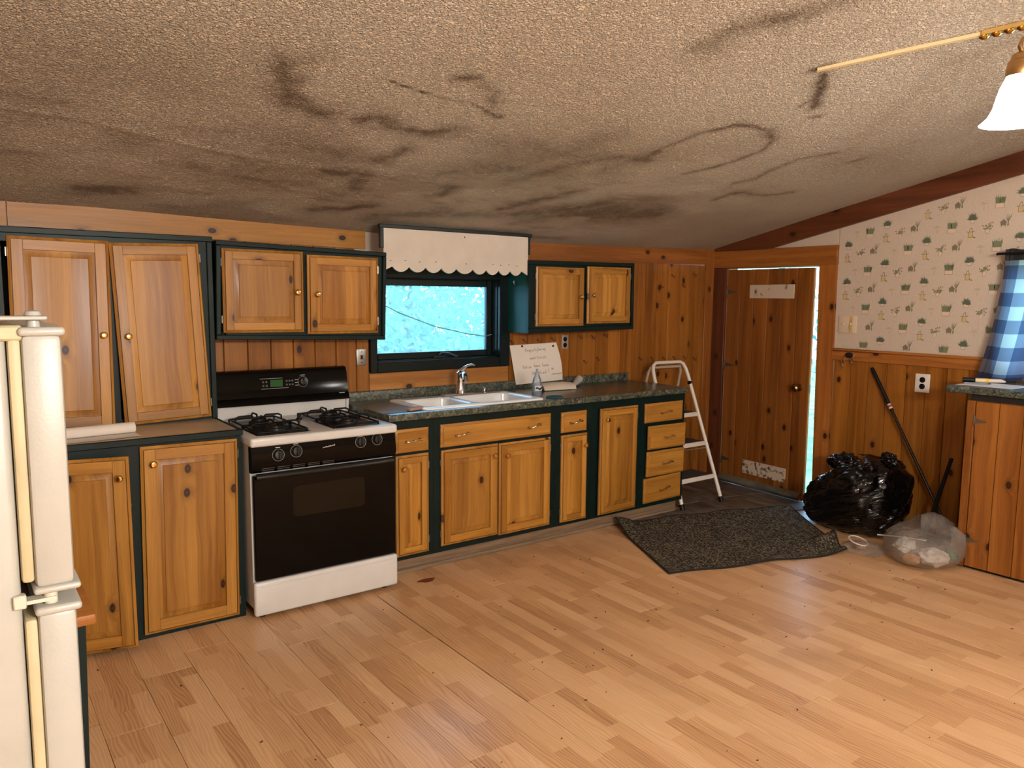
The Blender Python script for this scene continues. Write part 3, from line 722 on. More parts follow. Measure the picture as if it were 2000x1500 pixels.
# ------------------------------------------------ sink run of base cabinets
FY = 3.65; ZB, ZT = .092, .872
units = [
 ('dark green base cabinet with one narrow drawer and door, beside the stove', 1.865, 2.15),
 ('dark green sink base cabinet with wide drawer front and two pine doors', 2.15, 3.03),
 ('dark green base cabinet with small drawer over narrow door, right of sink base', 3.03, 3.33),
 ('dark green base cabinet with a single full-height pine door', 3.33, 3.776),
 ('dark green base cabinet with stack of four pine drawers at the counter end', 3.776, 4.225)]
holes = [[(1.93, 2.09, .71, .81), (1.93, 2.09, .14, .66)], [(2.22, 2.96, .71, .81), (2.22, 2.96, .14, .66)], [(3.09, 3.26, .71, .81), (3.09, 3.26, .13, .66)], [(3.41, 3.71, .14, .79)], [(3.84, 4.16, .70, .80), (3.86, 4.18, .52, .645), (3.86, 4.18, .33, .465), (3.84, 4.16, .14, .275)]]
UN = []
for (lab, a, b), hs in zip(units, holes):
    u = thing('base_cabinet', lab, 'cabinet', (a, FY, 0), group=None)
    m = MB(); carcass(m, 0.0005, b-a-.0005, .019, BW-.016-FY, ZB, ZT); face_frame(m, 0.0005, b-a-.0005, ZB, ZT, 0, [(h[0]-a, h[1]-a, h[2], h[3]) for h in hs])
    m.build('carcass', GREEN, u); UN.append((u, a))
def R(i): return UN[i][0]
def L(i, x): return x-UN[i][1]
drawer(R(0), L(0, 1.905), -.001, .695, .207, .128); door(R(0), L(0, 1.908), -.001, .118, .204, .562, knob=(.036, .492), hinge='r', st=.047, pivot='r', rot=(0, 0, math.radians(1)))
drawer(R(1), L(1, 2.19), -.001, .697, .793, .130, pulls=(.17, .82)); door(R(1), L(1, 2.195), -.001, .128, .388, .552, knob=(.352, .487), hinge='l', st=.056); door(R(1), L(1, 2.592), -.001, .120, .392, .558, knob=(.047, .484), hinge='r', st=.056)
drawer(R(2), L(2, 3.07), -.001, .693, .21, .130); door(R(2), L(2, 3.072), -.001, .115, .212, .562, knob=(.186, .486), hinge='l', st=.046, rot=(0, 0, math.radians(-1.2)))
door(R(3), L(3, 3.382), -.001, .112, .358, .708, knob=(.045, .636), hinge='r', st=.05, rot=(0, math.radians(.4), math.radians(2.5)), pivot='r')
drawer(R(4), L(4, 3.815), -.001, .686, .378, .134); drawer(R(4), L(4, 3.836), -.016, .500, .378, .165, rot=(0, math.radians(.6), 0)); drawer(R(4), L(4, 3.834), -.010, .309, .378, .176, rot=(0, math.radians(.5), 0)); drawer(R(4), L(4, 3.822), -.002, .120, .374, .176, rot=(0, math.radians(-.8), 0))
TK = wood('worn_toe_kick', lin(150, 124, 96), lin(82, 64, 48), 'x', .05, .6)
m = MB(); m.box((1.865, 3.695, .001), (4.215, 3.715, .0915), .002); tag(m.build('baseboard_back', TK), kind='structure')
tag(B((1.865, 3.683, .001), (4.20, 3.6948, .022), .004).build('trim_5', wood('worn_shoe', lin(160, 138, 112), lin(96, 76, 58), 'x', .0, .6)), kind='structure')

# ------------------------------------------------ worktop
def stone():
    t = NT('green_stone_laminate'); v = t.n('ShaderNodeTexCoord').outputs['Object']
    f = t.noise(v, 34, 6, 1.2, .65); g = t.noise(v, 110, 3)
    c = t.ramp(t.math('ADD', t.math('MULTIPLY', f, .7), t.math('MULTIPLY', g, .3)), [(.36, lin(28, 34, 30)), (.48, lin(62, 68, 58)), (.56, lin(92, 94, 78)), (.68, lin(134, 132, 112))])
    return t.p(Base_Color=c, Roughness=.27, Specular_IOR_Level=.5)
STONE = stone()
w0 = thing('countertop', 'long green stone-patterned laminate worktop holding the white sink', 'countertop', (1.857, 3.61, .8735))
m = MB(); Lx = 4.222-1.857; Dp = BW-.014-3.61
sx0, sx1, sy0, sy1 = 2.125-1.857, 2.925-1.857, 3.685-3.61, 4.08-3.61
m.box((0, 0, 0), (Lx, sy0, .0385), .006, 2); m.box((0, sy1, .004), (Lx, Dp, .0385)); m.box((0, sy0-.004, .004), (sx0, sy1, .0385)); m.box((sx1, sy0-.004, .004), (Lx, sy1, .0385))
m.build('top', STONE, w0)
MB().prism([(0, Dp, .0385), (0, Dp-.02, .0385), (0, Dp-.02, .088), (0, Dp-.016, .094), (0, Dp, .094)], (Lx, 0, 0)).build('backsplash', STONE, w0)

# ------------------------------------------------ sink, faucet
SW = plain('sink_white', lin(232, 230, 226), .16, noise=.04)
s0 = thing('sink', 'white enamel double bowl drop-in sink under the window', 'sink', (2.10, 3.655, .9125))
m = MB()
sw_, sd_ = .85, .445
def rr(x0, y0, x1, y1, r, z, n=5):
    out = []
    for cx_, cy_, a0 in ((x1-r, y0+r, -90), (x1-r, y1-r, 0), (x0+r, y1-r, 90), (x0+r, y0+r, 180)):
        for k in range(n+1):
            a = math.radians(a0+90*k/n); out.append((cx_+r*math.cos(a), cy_+r*math.sin(a), z))
    return out
def ringfaces(m, l1, l2):
    n = len(l1)
    for i in range(n): m.bm.faces.new([l1[i], l1[(i+1) % n], l2[(i+1) % n], l2[i]])
def loop(m, pts): return [m.bm.verts.new(p) for p in pts]
out0 = loop(m, rr(0, 0, sw_, sd_, .03, 0)); out1 = loop(m, rr(.003, .003, sw_-.003, sd_-.003, .03, .009)); out2 = loop(m, rr(.012, .012, sw_-.012, sd_-.012, .03, .013))
ringfaces(m, out0, out1); ringfaces(m, out1, out2)
b1 = (.04, .04, .355, .36); b2 = (.385, .04, .81, .36); bl = []
for bb in (b1, b2):
    a = loop(m, rr(*bb, .045, .011)); b = loop(m, rr(bb[0]+.008, bb[1]+.008, bb[2]-.008, bb[3]-.008, .045, .003)); c = loop(m, rr(bb[0]+.025, bb[1]+.025, bb[2]-.025, bb[3]-.025, .045, -.15)); d = loop(m, rr(bb[0]+.06, bb[1]+.06, bb[2]-.06, bb[3]-.06, .03, -.168))
    ringfaces(m, a, b); ringfaces(m, b, c); ringfaces(m, c, d); m.bm.faces.new(d); bl.append(a)
eds = []
for l in (out2, bl[0], bl[1]):
    for i in range(len(l)):
        e = m.bm.edges.get((l[i], l[(i+1) % len(l)])) or m.bm.edges.new((l[i], l[(i+1) % len(l)])); eds.append(e)
bmesh.ops.triangle_fill(m.bm, use_beauty=True, use_dissolve=False, edges=eds)
m.build('basin', SW, s0)
for bx in (.2, .6): MB().lathe([(.04, 0), (.04, .003), (.028, .004), (.02, .001), (0, .001)], (bx, .2, -.168), 'z', 20).build('drain', STEEL, s0)
f0 = thing('faucet', 'chrome single-lever kitchen faucet behind the sink', 'faucet', (2.585, 4.055, .9255))
m = MB(); m.box((-.13, -.028, 0), (.13, .028, .010), .005, 2); m.build('deck_plate', CHROME, f0)
MB().lathe([(.033, .010), (.030, .022), (.025, .04), (.024, .10), (.027, .125), (.026, .14), (.012, .152), (0, .154)], (0, 0, 0), 'z', 20).build('body', CHROME, f0)
MB().tube([(0, -.015, .118), (-.012, -.05, .135), (-.03, -.09, .136), (-.042, -.12, .118), (-.046, -.13, .092)], [.017, .016, .0165, .018, .0185], 12).build('spout', CHROME, f0)
MB().tube([(0, 0, .148), (.018, -.004, .162), (.045, -.010, .180), (.075, -.014, .186), (.092, -.016, .180)], [.015, .012, .0085, .0085, .009], 10).build('lever', CHROME, f0)
tag(MB().lathe([(.022, 0), (.02, .006), (.010, .01), (.009, .022), (.016, .027), (.016, .034), (.009, .039), (0, .040)], (0, 0, 0), 'z', 16).build('soap_dispenser', CHROME, None, (2.77, 4.058, .9255)), 'short chrome dispenser cap right of the faucet', 'dispenser')

# ------------------------------------------------ valance between the cabinets
v0 = thing('valance', 'white scalloped valance board in dark green frame above the sink window', 'valance', (2.034, 4.004, 1.68))
n = 10; Wv = 1.036; pts = [(0, 0, .245), (0, 0, .004)]
widths = [.075]+[.108]*8+[.097]; x = 0
pts = []
cusps = [0, .055, .165, .275, .383, .49, .61, .71, .805, .895, .985, 1.036]
for a, b in zip(cusps, cusps[1:]):
    for k in range(8):
        s = k/8; half = (a == 0 or b == 1.036)
        if half: zz = (-.026*(1-s) if a == 0 else -.026*s)
        else: zz = -.030*math.sin(math.pi*s)**.8
        pts.append((a+(b-a)*s, 0, zz+.028-.004*(a+(b-a)*s)))
pts.append((1.036, 0, -.002)); pts += [(1.036, 0, .242), (0, 0, .246)]
MB().prism(pts, (0, .010, 0)).build('scalloped_panel', plain('white_panel', lin(204, 195, 182), .6, noise=.06), v0)
m = MB(); m.box((-.03, -.012, .243), (1.06, .014, .264), .003); m.box((-.024, -.006, .13), (.0, .014, .245), .002); m.box((1.036, -.006, .13), (1.05, .014, .245), .002)
m.build('frame', plain('black_green', lin(12, 22, 22), .4), v0)
m = MB()
for k, x in enumerate([.045, .14, .235, .345, .56, .76, .82, .885, .95]): m.box((x-.006, -.0012, .058-.003*x+.004*(k % 2)), (x+.004, 0, .0615-.003*x+.004*(k % 2)))
m.box((.545, -.0012, .214), (.551, 0, .222)); m.build('staples', BLACKM, v0)

# ================================================================== STOVE
st = thing('stove', 'white and black gas range with four burners between the pine cabinets', 'stove', (1.098, 3.515, 0))
SWD = .75
B((.004, .034, .05), (SWD-.004, .67, .862), .003).build('body', WHITE_EN, st)
m = MB(); m.box((0, 0, .020), (SWD+.004, .034, .186), .012, 3)
df = m.build('drawer_front', WHITE_EN, st)
B((.03, -.004, .162), (SWD-.03, .004, .167), .002, 2).build('finger_ridge', WHITE_EN, df)
B((.010, .004, .192), (SWD-.004, .034, .700), .004).build('oven_door', BLACK, st)
ov = MB(); ov.face(rr(.197, .477, .570, .628, .022, 0)[::-1]); 
for v_ in ov.bm.verts: v_.co = Vector((v_.co.x, .0032, v_.co.y))
ov.build('oven_window', plain('smoked_glass', lin(22, 17, 10), .12, spec=.2), st)
m = MB()
def hnd(u, v):
    a = v*math.pi; return (.02+.71*u, .008-.030*math.sin(a)*(.75+.25*math.sin(math.pi*u)), .700-.030*math.cos(a)*.5-.006)
m.grid(hnd, 20, 8); m.build('oven_handle', plain('black_handle', lin(30, 29, 27), .3), st)
m = MB(); m.prism([(.004, .012, .712), (.004, -.002, .742), (.004, .012, .836), (.004, .05, .836), (.004, .05, .712)], (SWD-.006, 0, 0)); m.build('control_panel', BLACK, st)
m = MB()
for k in range(5):
    for j in range(3): m.box((.05+.075*k, .0015+.004*(1-j*.5), .7135+.0085*j), (.108+.075*k, .014, .716+.0085*j))
m.build('vent_slots', plain('vent_grey', lin(70, 68, 66), .3), st)
kp = [(.130, .789), (.218, .797), (.553, .806), (.644, .810)]
sk = MB().lathe([(.026, .004), (.026, 0), (.022, -.004), (.020, -.018), (0, -.020)], (0, 0, 0), 'y', 20).box((-.0045, -.026, -.021), (.0045, -.016, .021), .002).mesh('burner_knob', plain('black_knob', lin(18, 18, 18), .25))
rk = MB().tube([(.0285*math.cos(a*math.pi/10), -.001, .0285*math.sin(a*math.pi/10)) for a in range(20)], .0009, 5, True).mesh('dial_ring', plain('dial_print', lin(150, 150, 146), .4))
for x, z in kp:
    k_ = link('burner_knob', sk, st, (x, -.002+(z-.742)*.149-.001, z), (math.radians(-8), 0, 0)); link('dial_ring', rk, k_, (0, .0005, 0))
m = MB(); PR = plain('panel_print', lin(190, 190, 184), .5)
for x, z in kp: m.box((x-.012, -.002+(z+.034-.742)*.149-.0008, z+.033), (x+.012, .0115, z+.036)) if z < .80 else m.box((x-.012, .0105, z+.0255), (x+.012, .0115, z+.028))
for k in range(9): m.box((.352+.0072*k, .0062, .797+.0008*k), (.357+.0072*k, .0072, .8005+.0015*(k % 3)+.0008*k))
m.build('panel_marks', PR, st)
# cooktop
m = MB(); m.box((-.002, -.008, .836), (SWD+.004, .60, .880), .012, 3); m.build('cooktop', WHITE_EN, st)
gm = BLACKM
for gx in (.045, .425):
    B((gx, .045, .8785), (gx+.262, .535, .8815), .001).build('burner_well', plain('well_black', lin(18, 17, 16), .3), st)
    for gy in (.165, .415):
        MB().lathe([(.052, 0), (.050, .010), (.036, .014), (.036, .022), (.030, .026), (0, .027)], (gx+.131, gy, .8815), 'z', 20).build('burner', plain('burner_iron', lin(26, 25, 24), .45), st)
        g = MB(); cx_, cy_ = gx+.131, gy; hw, hd = .118, .112
        fr = [(cx_-hw, cy_-hd), (cx_+hw, cy_-hd), (cx_+hw, cy_+hd), (cx_-hw, cy_+hd)]
        g.tube([(a, b, .893) for a, b in fr], .0048, 6, True)
        for (a, b) in fr: g.tube([(a, b, .8815), (a, b, .895)], .0048, 6)
        for dx, dy in ((1, 0), (-1, 0), (0, 1), (0, -1)):
            e = (cx_+dx*hw, cy_+dy*hd); i_ = (cx_+dx*.034, cy_+dy*.034); q_ = (cx_+dx*hw*.86, cy_+dy*hd*.86)
            g.tube([(*e, .893), (*e, .912), (*q_, .921), (*i_, .921), (cx_+dx*.028, cy_+dy*.028, .912)], .0048, 6)
        g.build('grate', gm, st)
# backguard
m = MB(); m.box((.008, .592, .872), (SWD, .665, .958), .004); m.box((.008, .575, .872), (.022, .60, .956), .004); m.box((SWD-.016, .575, .872), (SWD, .60, .956), .004); m.build('splash_panel', WHITE_EN, st)
m = MB(); prof = [(.560, .952), (.572, .985), (.578, .990), (.600, 1.105), (.612, 1.128), (.632, 1.136), (.668, 1.132), (.668, .952)]
m.prism([(.012, y, z) for y, z in prof], (SWD-.014, 0, 0)); bgd = m.build('backguard', BLACK, st)
def onbg(z): return .578+(z-.99)/(1.105-.99)*.022
m = MB(); m.box((.30, onbg(1.062)-.004, 1.042), (.368, onbg(1.062)+.004, 1.080)); m.build('clock_display', plain('green_display', lin(20, 84, 40), .2), bgd)
m = MB()
for xx in (.262, .280, .392, .408, .424):
    for zz in (1.050, 1.070): m.box((xx-.005, onbg(zz)-.0015, zz-.005), (xx+.005, onbg(zz)+.003, zz+.005), .001)
m.build('touch_buttons', plain('button_grey', lin(84, 82, 80), .4), bgd)
m = MB(); m.box((.245, onbg(1.088)-.001, 1.087), (.37, onbg(1.088)+.002, 1.0885)); m.box((.25, onbg(1.034)-.001, 1.033), (.40, onbg(1.034)+.002, 1.0345))
for zz in (1.043, 1.058, 1.073): m.box((.438, onbg(zz)-.001, zz), (.458, onbg(zz)+.002, zz+.0025))
m.box((.470, onbg(1.096)-.001, 1.096), (.498, onbg(1.096)+.002, 1.099)); m.box((.690, .571, .985), (.722, .576, .989)); tag(m.build('panel_marks', PR, bgd), kind='stuff')
k_ = link('oven_knob', sk, bgd, (.484, onbg(1.062)-.002, 1.062), (math.radians(-10), 0, 0)); link('dial_ring', rk, k_, (0, .003, 0))
for x in (.05, SWD-.05):
    for y in (.06, .62): MB().lathe([(.018, 0.0), (.018, .012), (.008, .016), (.008, .052)], (x, y, 0), 'z', 12).build('levelling_foot', BLACKM, st)
bf = thing('gas_fitting', 'small black and brass fitting left standing on the white cooktop', 'fitting', (1.098+.35, 3.515+.31, .8805))
MB().lathe([(.009, 0), (.009, .014), (.006, .016)], (0, 0, 0), 'z', 8).build('brass_nut', BRASS, bf)
MB().lathe([(.006, .014), (.016, .016), (.016, .024), (.009, .026), (.009, .050), (.006, .051)], (0, 0, 0), 'z', 12).box((-.009, -.002, .026), (-.004, .002, .052)).build('valve_stem', BLACKM, bf)

# ================================================================== FRIDGE (hinge side faces us) and table behind it
fr = thing('refrigerator', 'cream top-freezer refrigerator seen from its hinge side at the left edge', 'refrigerator', (-.617, 1.385, 0))
B((0, .012, .03), (.6885, .70, 1.478), .012, 3).build('body', CREAM, fr)
fz = MB(); fz.box((.708, .003, 1.073), (.762, .705, 1.475), .008, 2); fzd = fz.build('freezer_door', CREAM, fr)
MB().box((.704, -.001, 1.473), (.768, .707, 1.487), .006, 3).build('top_cap', CREAM, fzd)
MB().box((.704, -.004, 1.064), (.770, .71, 1.075), .005, 3).build('bottom_trim', CREAM, fzd)
fd = MB(); fd.box((.708, .003, .09), (.762, .705, 1.030), .008, 2); fdd = fd.build('fridge_door', CREAM, fr)
MB().box((.704, -.004, 1.028), (.770, .71, 1.042), .006, 3).build('top_trim', CREAM, fdd)
m = MB(); m.box((.690, .010, 1.082), (.708, .70, 1.470), .006, 2); m.build('freezer_gasket', CREAM_G, fzd)
m = MB(); m.box((.690, .010, .10), (.708, .70, 1.022), .006, 2); m.build('fridge_gasket', CREAM_G, fdd)
m = MB(); m.box((.676, .008, 1.466), (.712, .06, 1.490), .004); m.build('hinge_block', CREAM_G, fr)
m = MB(); m.box((.60, .004, 1.498), (.745, .05, 1.504), .002); m.prism([(.56, .004, 1.478), (.60, .004, 1.498), (.60, .004, 1.504), (.54, .004, 1.478)], (0, .046, 0)); m.lathe([(.010, 1.486), (.009, 1.490), (.009, 1.502), (.0125, 1.505), (.010, 1.511), (0, 1.513)], (.727, .024, 0), 'z', 14); m.build('top_hinge', CREAM, fr)
m = MB(); m.box((.676, .003, 1.044), (.694, .02, 1.066), .002); m.box((.69, .006, 1.049), (.735, .03, 1.055)); m.lathe([(.010, 1.043), (.010, 1.062)], (.728, .018, 0), 'z', 12); m.build('middle_hinge', plain('cream_hinge', lin(190, 184, 168), .4, .1), fr)
B((.02, .03, 0), (.66, .68, .03)).build('plinth', BLACKM, fr)

tb = thing('side_table', 'small table with pine top and dark green legs, mostly hidden behind the fridge', 'table', (-.504, 2.10, 0))
B((0, .0, .715), (.765, .62, .743), .006, 2).build('table_top', wood('table_pine', lin(176, 112, 52), lin(130, 74, 26), 'x', .1), tb)
for x, y, s in ((.06, .05, 0), (.705, .05, 1), (.06, .57, 0), (.705, .57, 0)):
    MB().prism([(x-.03, y-.03, .714), (x+.038, y-.03, .714), (x+.022, y-.03, 0), (x-.02, y-.03, 0)], (0, .055, 0)).build('leg', GREEN, tb)
m = MB(); m.box((.09, .03, .63), (.675, .048, .713)); m.box((.09, .575, .63), (.675, .593, .713)); m.box((.04, .075, .63), (.058, .545, .713)); m.box((.712, .075, .63), (.73, .545, .713)); m.build('apron', GREEN, tb)

# ================================================================== STEP LADDER
ld = thing('step_ladder', 'white three-step folding ladder standing between the counter end and plank door', 'ladder', (4.46, 3.85, 0))
def Q(*p): return (p[0]-4.46, p[1]-3.85, p[2])
LWm = plain('ladder_white', lin(222, 214, 204), .35); LBm = plain('ladder_beige', lin(170, 156, 138), .4)
hoop = [(4.248, 3.66, .03), (4.295, 4.01, .93), (4.302, 4.035, .99), (4.318, 4.05, 1.028), (4.35, 4.057, 1.047), (4.62, 4.057, 1.047), (4.655, 4.05, 1.030), (4.672, 4.035, .99), (4.676, 4.01, .93), (4.672, 3.648, .03)]
def subdiv(p): return p
MB().tube([Q(*p) for p in hoop], .0135, 10).build('front_frame', LWm, ld)
rear = [(4.272, 4.205, .03), (4.285, 4.10, .85), (4.29, 4.075, .97), (4.31, 4.07, 1.01), (4.64, 4.07, 1.01), (4.655, 4.075, .97), (4.658, 4.10, .85), (4.65, 4.205, .03)]
MB().tube([Q(*p) for p in rear], .0105, 8).build('rear_frame', LBm, ld)
for z, dp in ((.66, .11), (.445, .16), (.205, .2)):
    s = (z-.03)/.9; yf = 3.655+s*.355; xa, xb = 4.264+s*.045, 4.655+s*.004
    o = B(Q(xa, yf-.018, z-.026), Q(xb, yf-.006, z+.008), .003).build('step', LWm, ld)
    B(Q(xa, yf-.006, z-.006), Q(xb, yf+dp, z+.004), .002).build('tread', plain('dark_tread', lin(52, 48, 44), .8), o)
for p in ((4.246, 3.655), (4.672, 3.645)): MB().tube([Q(p[0], p[1]-.004, 0), Q(p[0], p[1]+.012, .045)], .0175, 10).build('rubber_foot', BLACKM, ld)
for p in ((4.27, 4.205), (4.652, 4.205)): MB().tube([Q(*p, 0), Q(*p, .035)], .014, 10).build('rubber_foot', BLACKM, ld)
for x in (4.283, 4.668): MB().lathe([(.013, -.012), (.015, -.006), (.015, .006), (.012, .014)], Q(x, 3.99, .885), 'x', 12).build('pivot_cap', BLACKM, ld)
MB().tube([Q(4.665, 3.80, .40), Q(4.655, 4.17, .30)], .004, 6).build('brace', LBm, ld)

# ================================================================== RUG
def rugmat():
    t = NT('woven_rug'); uv = t.n('ShaderNodeTexCoord').outputs['UV']
    v = t.vm('MULTIPLY', uv, (150, 95, 1)); ch = t.n('ShaderNodeTexVoronoi', {'Vector': v, 'Scale': 1.0, 'Randomness': .7})
    r_ = t.n('ShaderNodeSeparateColor', {0: ch.outputs['Color']}).outputs[0]
    big = t.noise(t.vm('MULTIPLY', uv, (6, 4, 1)), 1, 4)
    ribs = t.n('ShaderNodeTexWave', {'Vector': uv, 'Scale': 18.0, 'Distortion': .4}, bands_direction='X').outputs[0]
    f = t.math('ADD', t.math('MULTIPLY', r_, .7), t.math('ADD', t.math('MULTIPLY', big, .25), t.math('MULTIPLY', ribs, .12)))
    c = t.ramp(f, [(.25, lin(34, 30, 26)), (.55, lin(74, 67, 57)), (.9, lin(128, 118, 98))])
    t.bump(t.math('SUBTRACT', 1.0, ch.outputs['Distance']), .9, .004)
    return t.p(Base_Color=c, Roughness=.95, Specular_IOR_Level=.1)
A_, B_, C_, D_ = Vector((3.56, 3.64)), Vector((3.185, 2.82)), Vector((4.36, 2.44)), Vector((4.96, 3.24))
def rugpt(u, v):
    p = A_.lerp(D_, u).lerp(B_.lerp(C_, u), v)
    n = Vector((.25, 1)).normalized()
    p = p+n*(.07*math.sin(math.pi*u)*(1-v)+.012*math.sin(u*14)*v)
    p.y = min(p.y, 3.675 if p.x < 4.22 else 9)
    z = .008+.006*(1+math.sin(u*9+v*3))*.5
    # buckle at the front right corner
    s = (Vector(p)-C_).length
    if u > .8:
        k = (u-.8)/.2
        z += .075*k*math.exp(-((v-.80)/.07)**2); z += .03*k*k*math.exp(-((v-.97)/.06)**2)
        p = p+Vector((-.05, -.03))*k*math.exp(-((v-.9)/.08)**2)
    # rolled corner by the toe kick
    dA = math.hypot(u/.10, v/.30)
    if dA < 1: z += .055*(1-dA)**.8
    if v < .2: z += .012*(1+math.sin(u*22))*(.2-v)/.2*.5
    return (p.x, p.y, z)
rg = thing('rug', 'dark grey-brown woven rug lying askew with a buckled corner near the door', 'rug', (0, 0, 0))
o = MB().grid(rugpt, 90, 60, uvs=True).build('weave', rugmat(), rg)
sm = o.modifiers.new('thick', 'SOLIDIFY'); sm.thickness = .006; sm.offset = -1
bd = [rugpt(i/50, 0) for i in range(50)]+[rugpt(1, i/40) for i in range(40)]+[rugpt(1-i/50, 1) for i in range(50)]+[rugpt(0, 1-i/40) for i in range(40)]
MB().tube([(x, y, max(z-.003, .0065)) for x, y, z in bd], .0062, 6, True).build('binding', plain('rug_binding', lin(26, 23, 22), .9), rg)

# ================================================================== TRASH
def blob(nu, nv, fn): return MB().grid(fn, nu, nv, closed_u=True)
def bagmat():
    t = NT('black_poly'); v = t.coords(False)
    q = t.n('ShaderNodeSeparateXYZ', {0: v}); zz = t.math('ADD', q.outputs[2], t.math('MULTIPLY', q.outputs[1], .38))
    v2 = t.n('ShaderNodeCombineXYZ', {0: t.math('MULTIPLY', q.outputs[0], 7.0), 1: t.math('MULTIPLY', q.outputs[1], 3.2), 2: t.math('MULTIPLY', zz, 21.0)}).outputs[0]
    h = t.noise(v2, 1, 3, 1.1, .5)
    t.bump(h, .7, .03)
    return t.p(Base_Color=lin(4, 4, 5), Roughness=.13, Specular_IOR_Level=.45)
gb = thing('garbage_bag', 'full black plastic garbage bag slumped against the pine wainscot', 'garbage bag', (4.90, 2.665, 0))
def bagpt(u, v):
    a = 2*math.pi*u; ph = -math.pi/2+math.pi*v
    ca, sa = math.cos(a), math.sin(a); cph, sph = math.cos(ph), math.sin(ph)
    ex = .62
    ex = .62 if sph > 0 else .38
    rx = .285*(abs(cph)**ex); ry = .335*(abs(cph)**ex)
    x = rx*math.copysign(abs(ca)**.85, ca); y = ry*math.copysign(abs(sa)**.85, sa)
    z = .245+.245*math.copysign(abs(sph)**.72, sph)
    low = max(0, 1-z/.5)
    if sa > 0: y += .07*low*sa*abs(cph)         # tail spreading to the door side
    y += .055-.19*(z/.5)*(.5+.5*sa)
    z *= 1-.08*max(0, sa)+.05*max(0, -sa)
    q = Vector((x*3+3, y*3, z*3.4)); wq = q+Vector((mnoise.noise(q*1.3), mnoise.noise(q*1.3+Vector((9, 0, 0))), mnoise.noise(q*1.1+Vector((0, 9, 0)))))*.7
    d = .055*abs(mnoise.noise(wq*1.2))+.034*abs(mnoise.noise(wq*2.6+Vector((4, 4, 0))))+.016*abs(mnoise.noise(wq*6))-.03
    top = max(0, (z-.3)/.2)
    d += top*.022*math.sin(a*9+3*mnoise.noise(q))*abs(cph)
    s = 1+d/.27
    x, y = x*s, y*s
    x = min(x, .285)
    return (x, y, max(.002, z+d*.7*(1 if z > .05 else 0)))
BM = bagmat()
blob(110, 80, bagpt).build('sack', BM, gb)
def ruff(cx_, cy_, cz_, R_, H_, seed, sq):
    def f(u, v):
        a = 2*math.pi*u; ph = -math.pi/2+math.pi*v
        d = Vector((math.cos(a)*math.cos(ph), math.sin(a)*math.cos(ph), math.sin(ph)))
        r = R_*(.75+.6*abs(mnoise.noise(d*1.5+Vector((seed, 0, 0))))+.32*abs(mnoise.noise(d*3.1+Vector((0, seed, 0))))+.07*mnoise.noise(d*7))
        return (cx_+d.x*r*sq[0], cy_+d.y*r*sq[1], cz_+d.z*r*sq[2])
    return blob(60, 36, f).build('gathered_neck', BM, gb)
ruff(-.04, .115, .445, .085, .06, 1.0, (1.0, 1.25, .7)); ruff(.02, -.15, .50, .055, .05, 4.0, (.8, 1.0, .9))

def clearmat():
    t = NT('clear_poly'); v = t.coords(False)
    h = t.noise(v, 20, 6, 1.5, .65); bn = t.n('ShaderNodeBump', {'Height': h, 'Strength': .9, 'Distance': .03})
    tr = t.n('ShaderNodeBsdfTransparent', {'Color': (.93, .92, .91, 1)}); gl = t.n('ShaderNodeBsdfGlossy', {'Roughness': .13, 'Color': (.95, .93, .9, 1), 'Normal': bn.outputs[0]}); df_ = t.n('ShaderNodeBsdfDiffuse', {'Color': (.62, .58, .54, 1), 'Normal': bn.outputs[0]})
    lw = t.n('ShaderNodeLayerWeight', {'Blend': .35, 'Normal': bn.outputs[0]}).outputs['Facing']
    a = t.n('ShaderNodeMixShader', {0: t.mapr(t.noise(v, 7, 4),  .35, .7, .10, .32)}); t.set(a.inputs[1], tr.outputs[0]); t.set(a.inputs[2], df_.outputs[0])
    b = t.n('ShaderNodeMixShader', {0: t.mapr(lw, .1, 1, .08, .6)}); t.set(b.inputs[1], a.outputs[0]); t.set(b.inputs[2], gl.outputs[0])
    t.set(t.out.inputs[0], b.outputs[0]); return t.m
def wrinkle(p, amp, sc): return mnoise.noise(Vector(p)*sc)*amp+mnoise.noise(Vector(p)*sc*2.7)*amp*.5
def clearpt(u, v):
    a = 2*math.pi*u; ph = -math.pi/2+math.pi*v
    c, s = math.cos(a), math.sin(a); cph, sph = math.cos(ph), math.sin(ph)
    r = abs(cph)**.6
    x = .225*r*c; y = .24*r*s; z = .105+.105*math.copysign(abs(sph)**.8, sph)
    x += .12*max(0, s)*r-.04; z *= 1+.35*max(0, c)-.35*max(0, s)*(.5)
    w = wrinkle((x+5, y, z), .02, 9)
    X, Y = x*(1+w*3), y*(1+w*2.5)
    if 2.12+Y < 1.985: X = min(X, 4.652-4.61)
    return (X, Y, max(.004, z+w*.7))
cb = thing('clear_trash_bag', 'clear plastic trash bag of food wrappers on the floor by the cabinet', 'trash bag', (4.61, 2.12, 0))
blob(72, 44, clearpt).build('film', clearmat(), cb)
MB().tube([(-.05, .25, .10), (-.02, .12, .115), (.0, -.02, .125)], .0035, 6).build('drawstring', plain('film_edge', lin(206, 198, 188), .4), cb)
def crumple(nm, lab, cat, loc, R_, mat, seed, sq=(1, 1, .7)):
    def f(u, v):
        a = 2*math.pi*u; ph = -math.pi/2+math.pi*v
        d = Vector((math.cos(a)*math.cos(ph), math.sin(a)*math.cos(ph), math.sin(ph)))
        r = R_*(1+.35*mnoise.noise(d*2.3+Vector((seed, 0, 0)))+.15*mnoise.noise(d*6+Vector((0, seed, 0))))
        return (d.x*r*sq[0], d.y*r*sq[1], d.z*r*sq[2])
    o = blob(26, 16, f).build(nm, mat, None, loc); return tag(o, lab, cat)
crumple('paper_wad', 'crumpled white paper wad inside the clear trash bag', 'paper', (4.50, 2.17, .10), .056, plain('wad_white', lin(214, 210, 204), .7), 1.0)
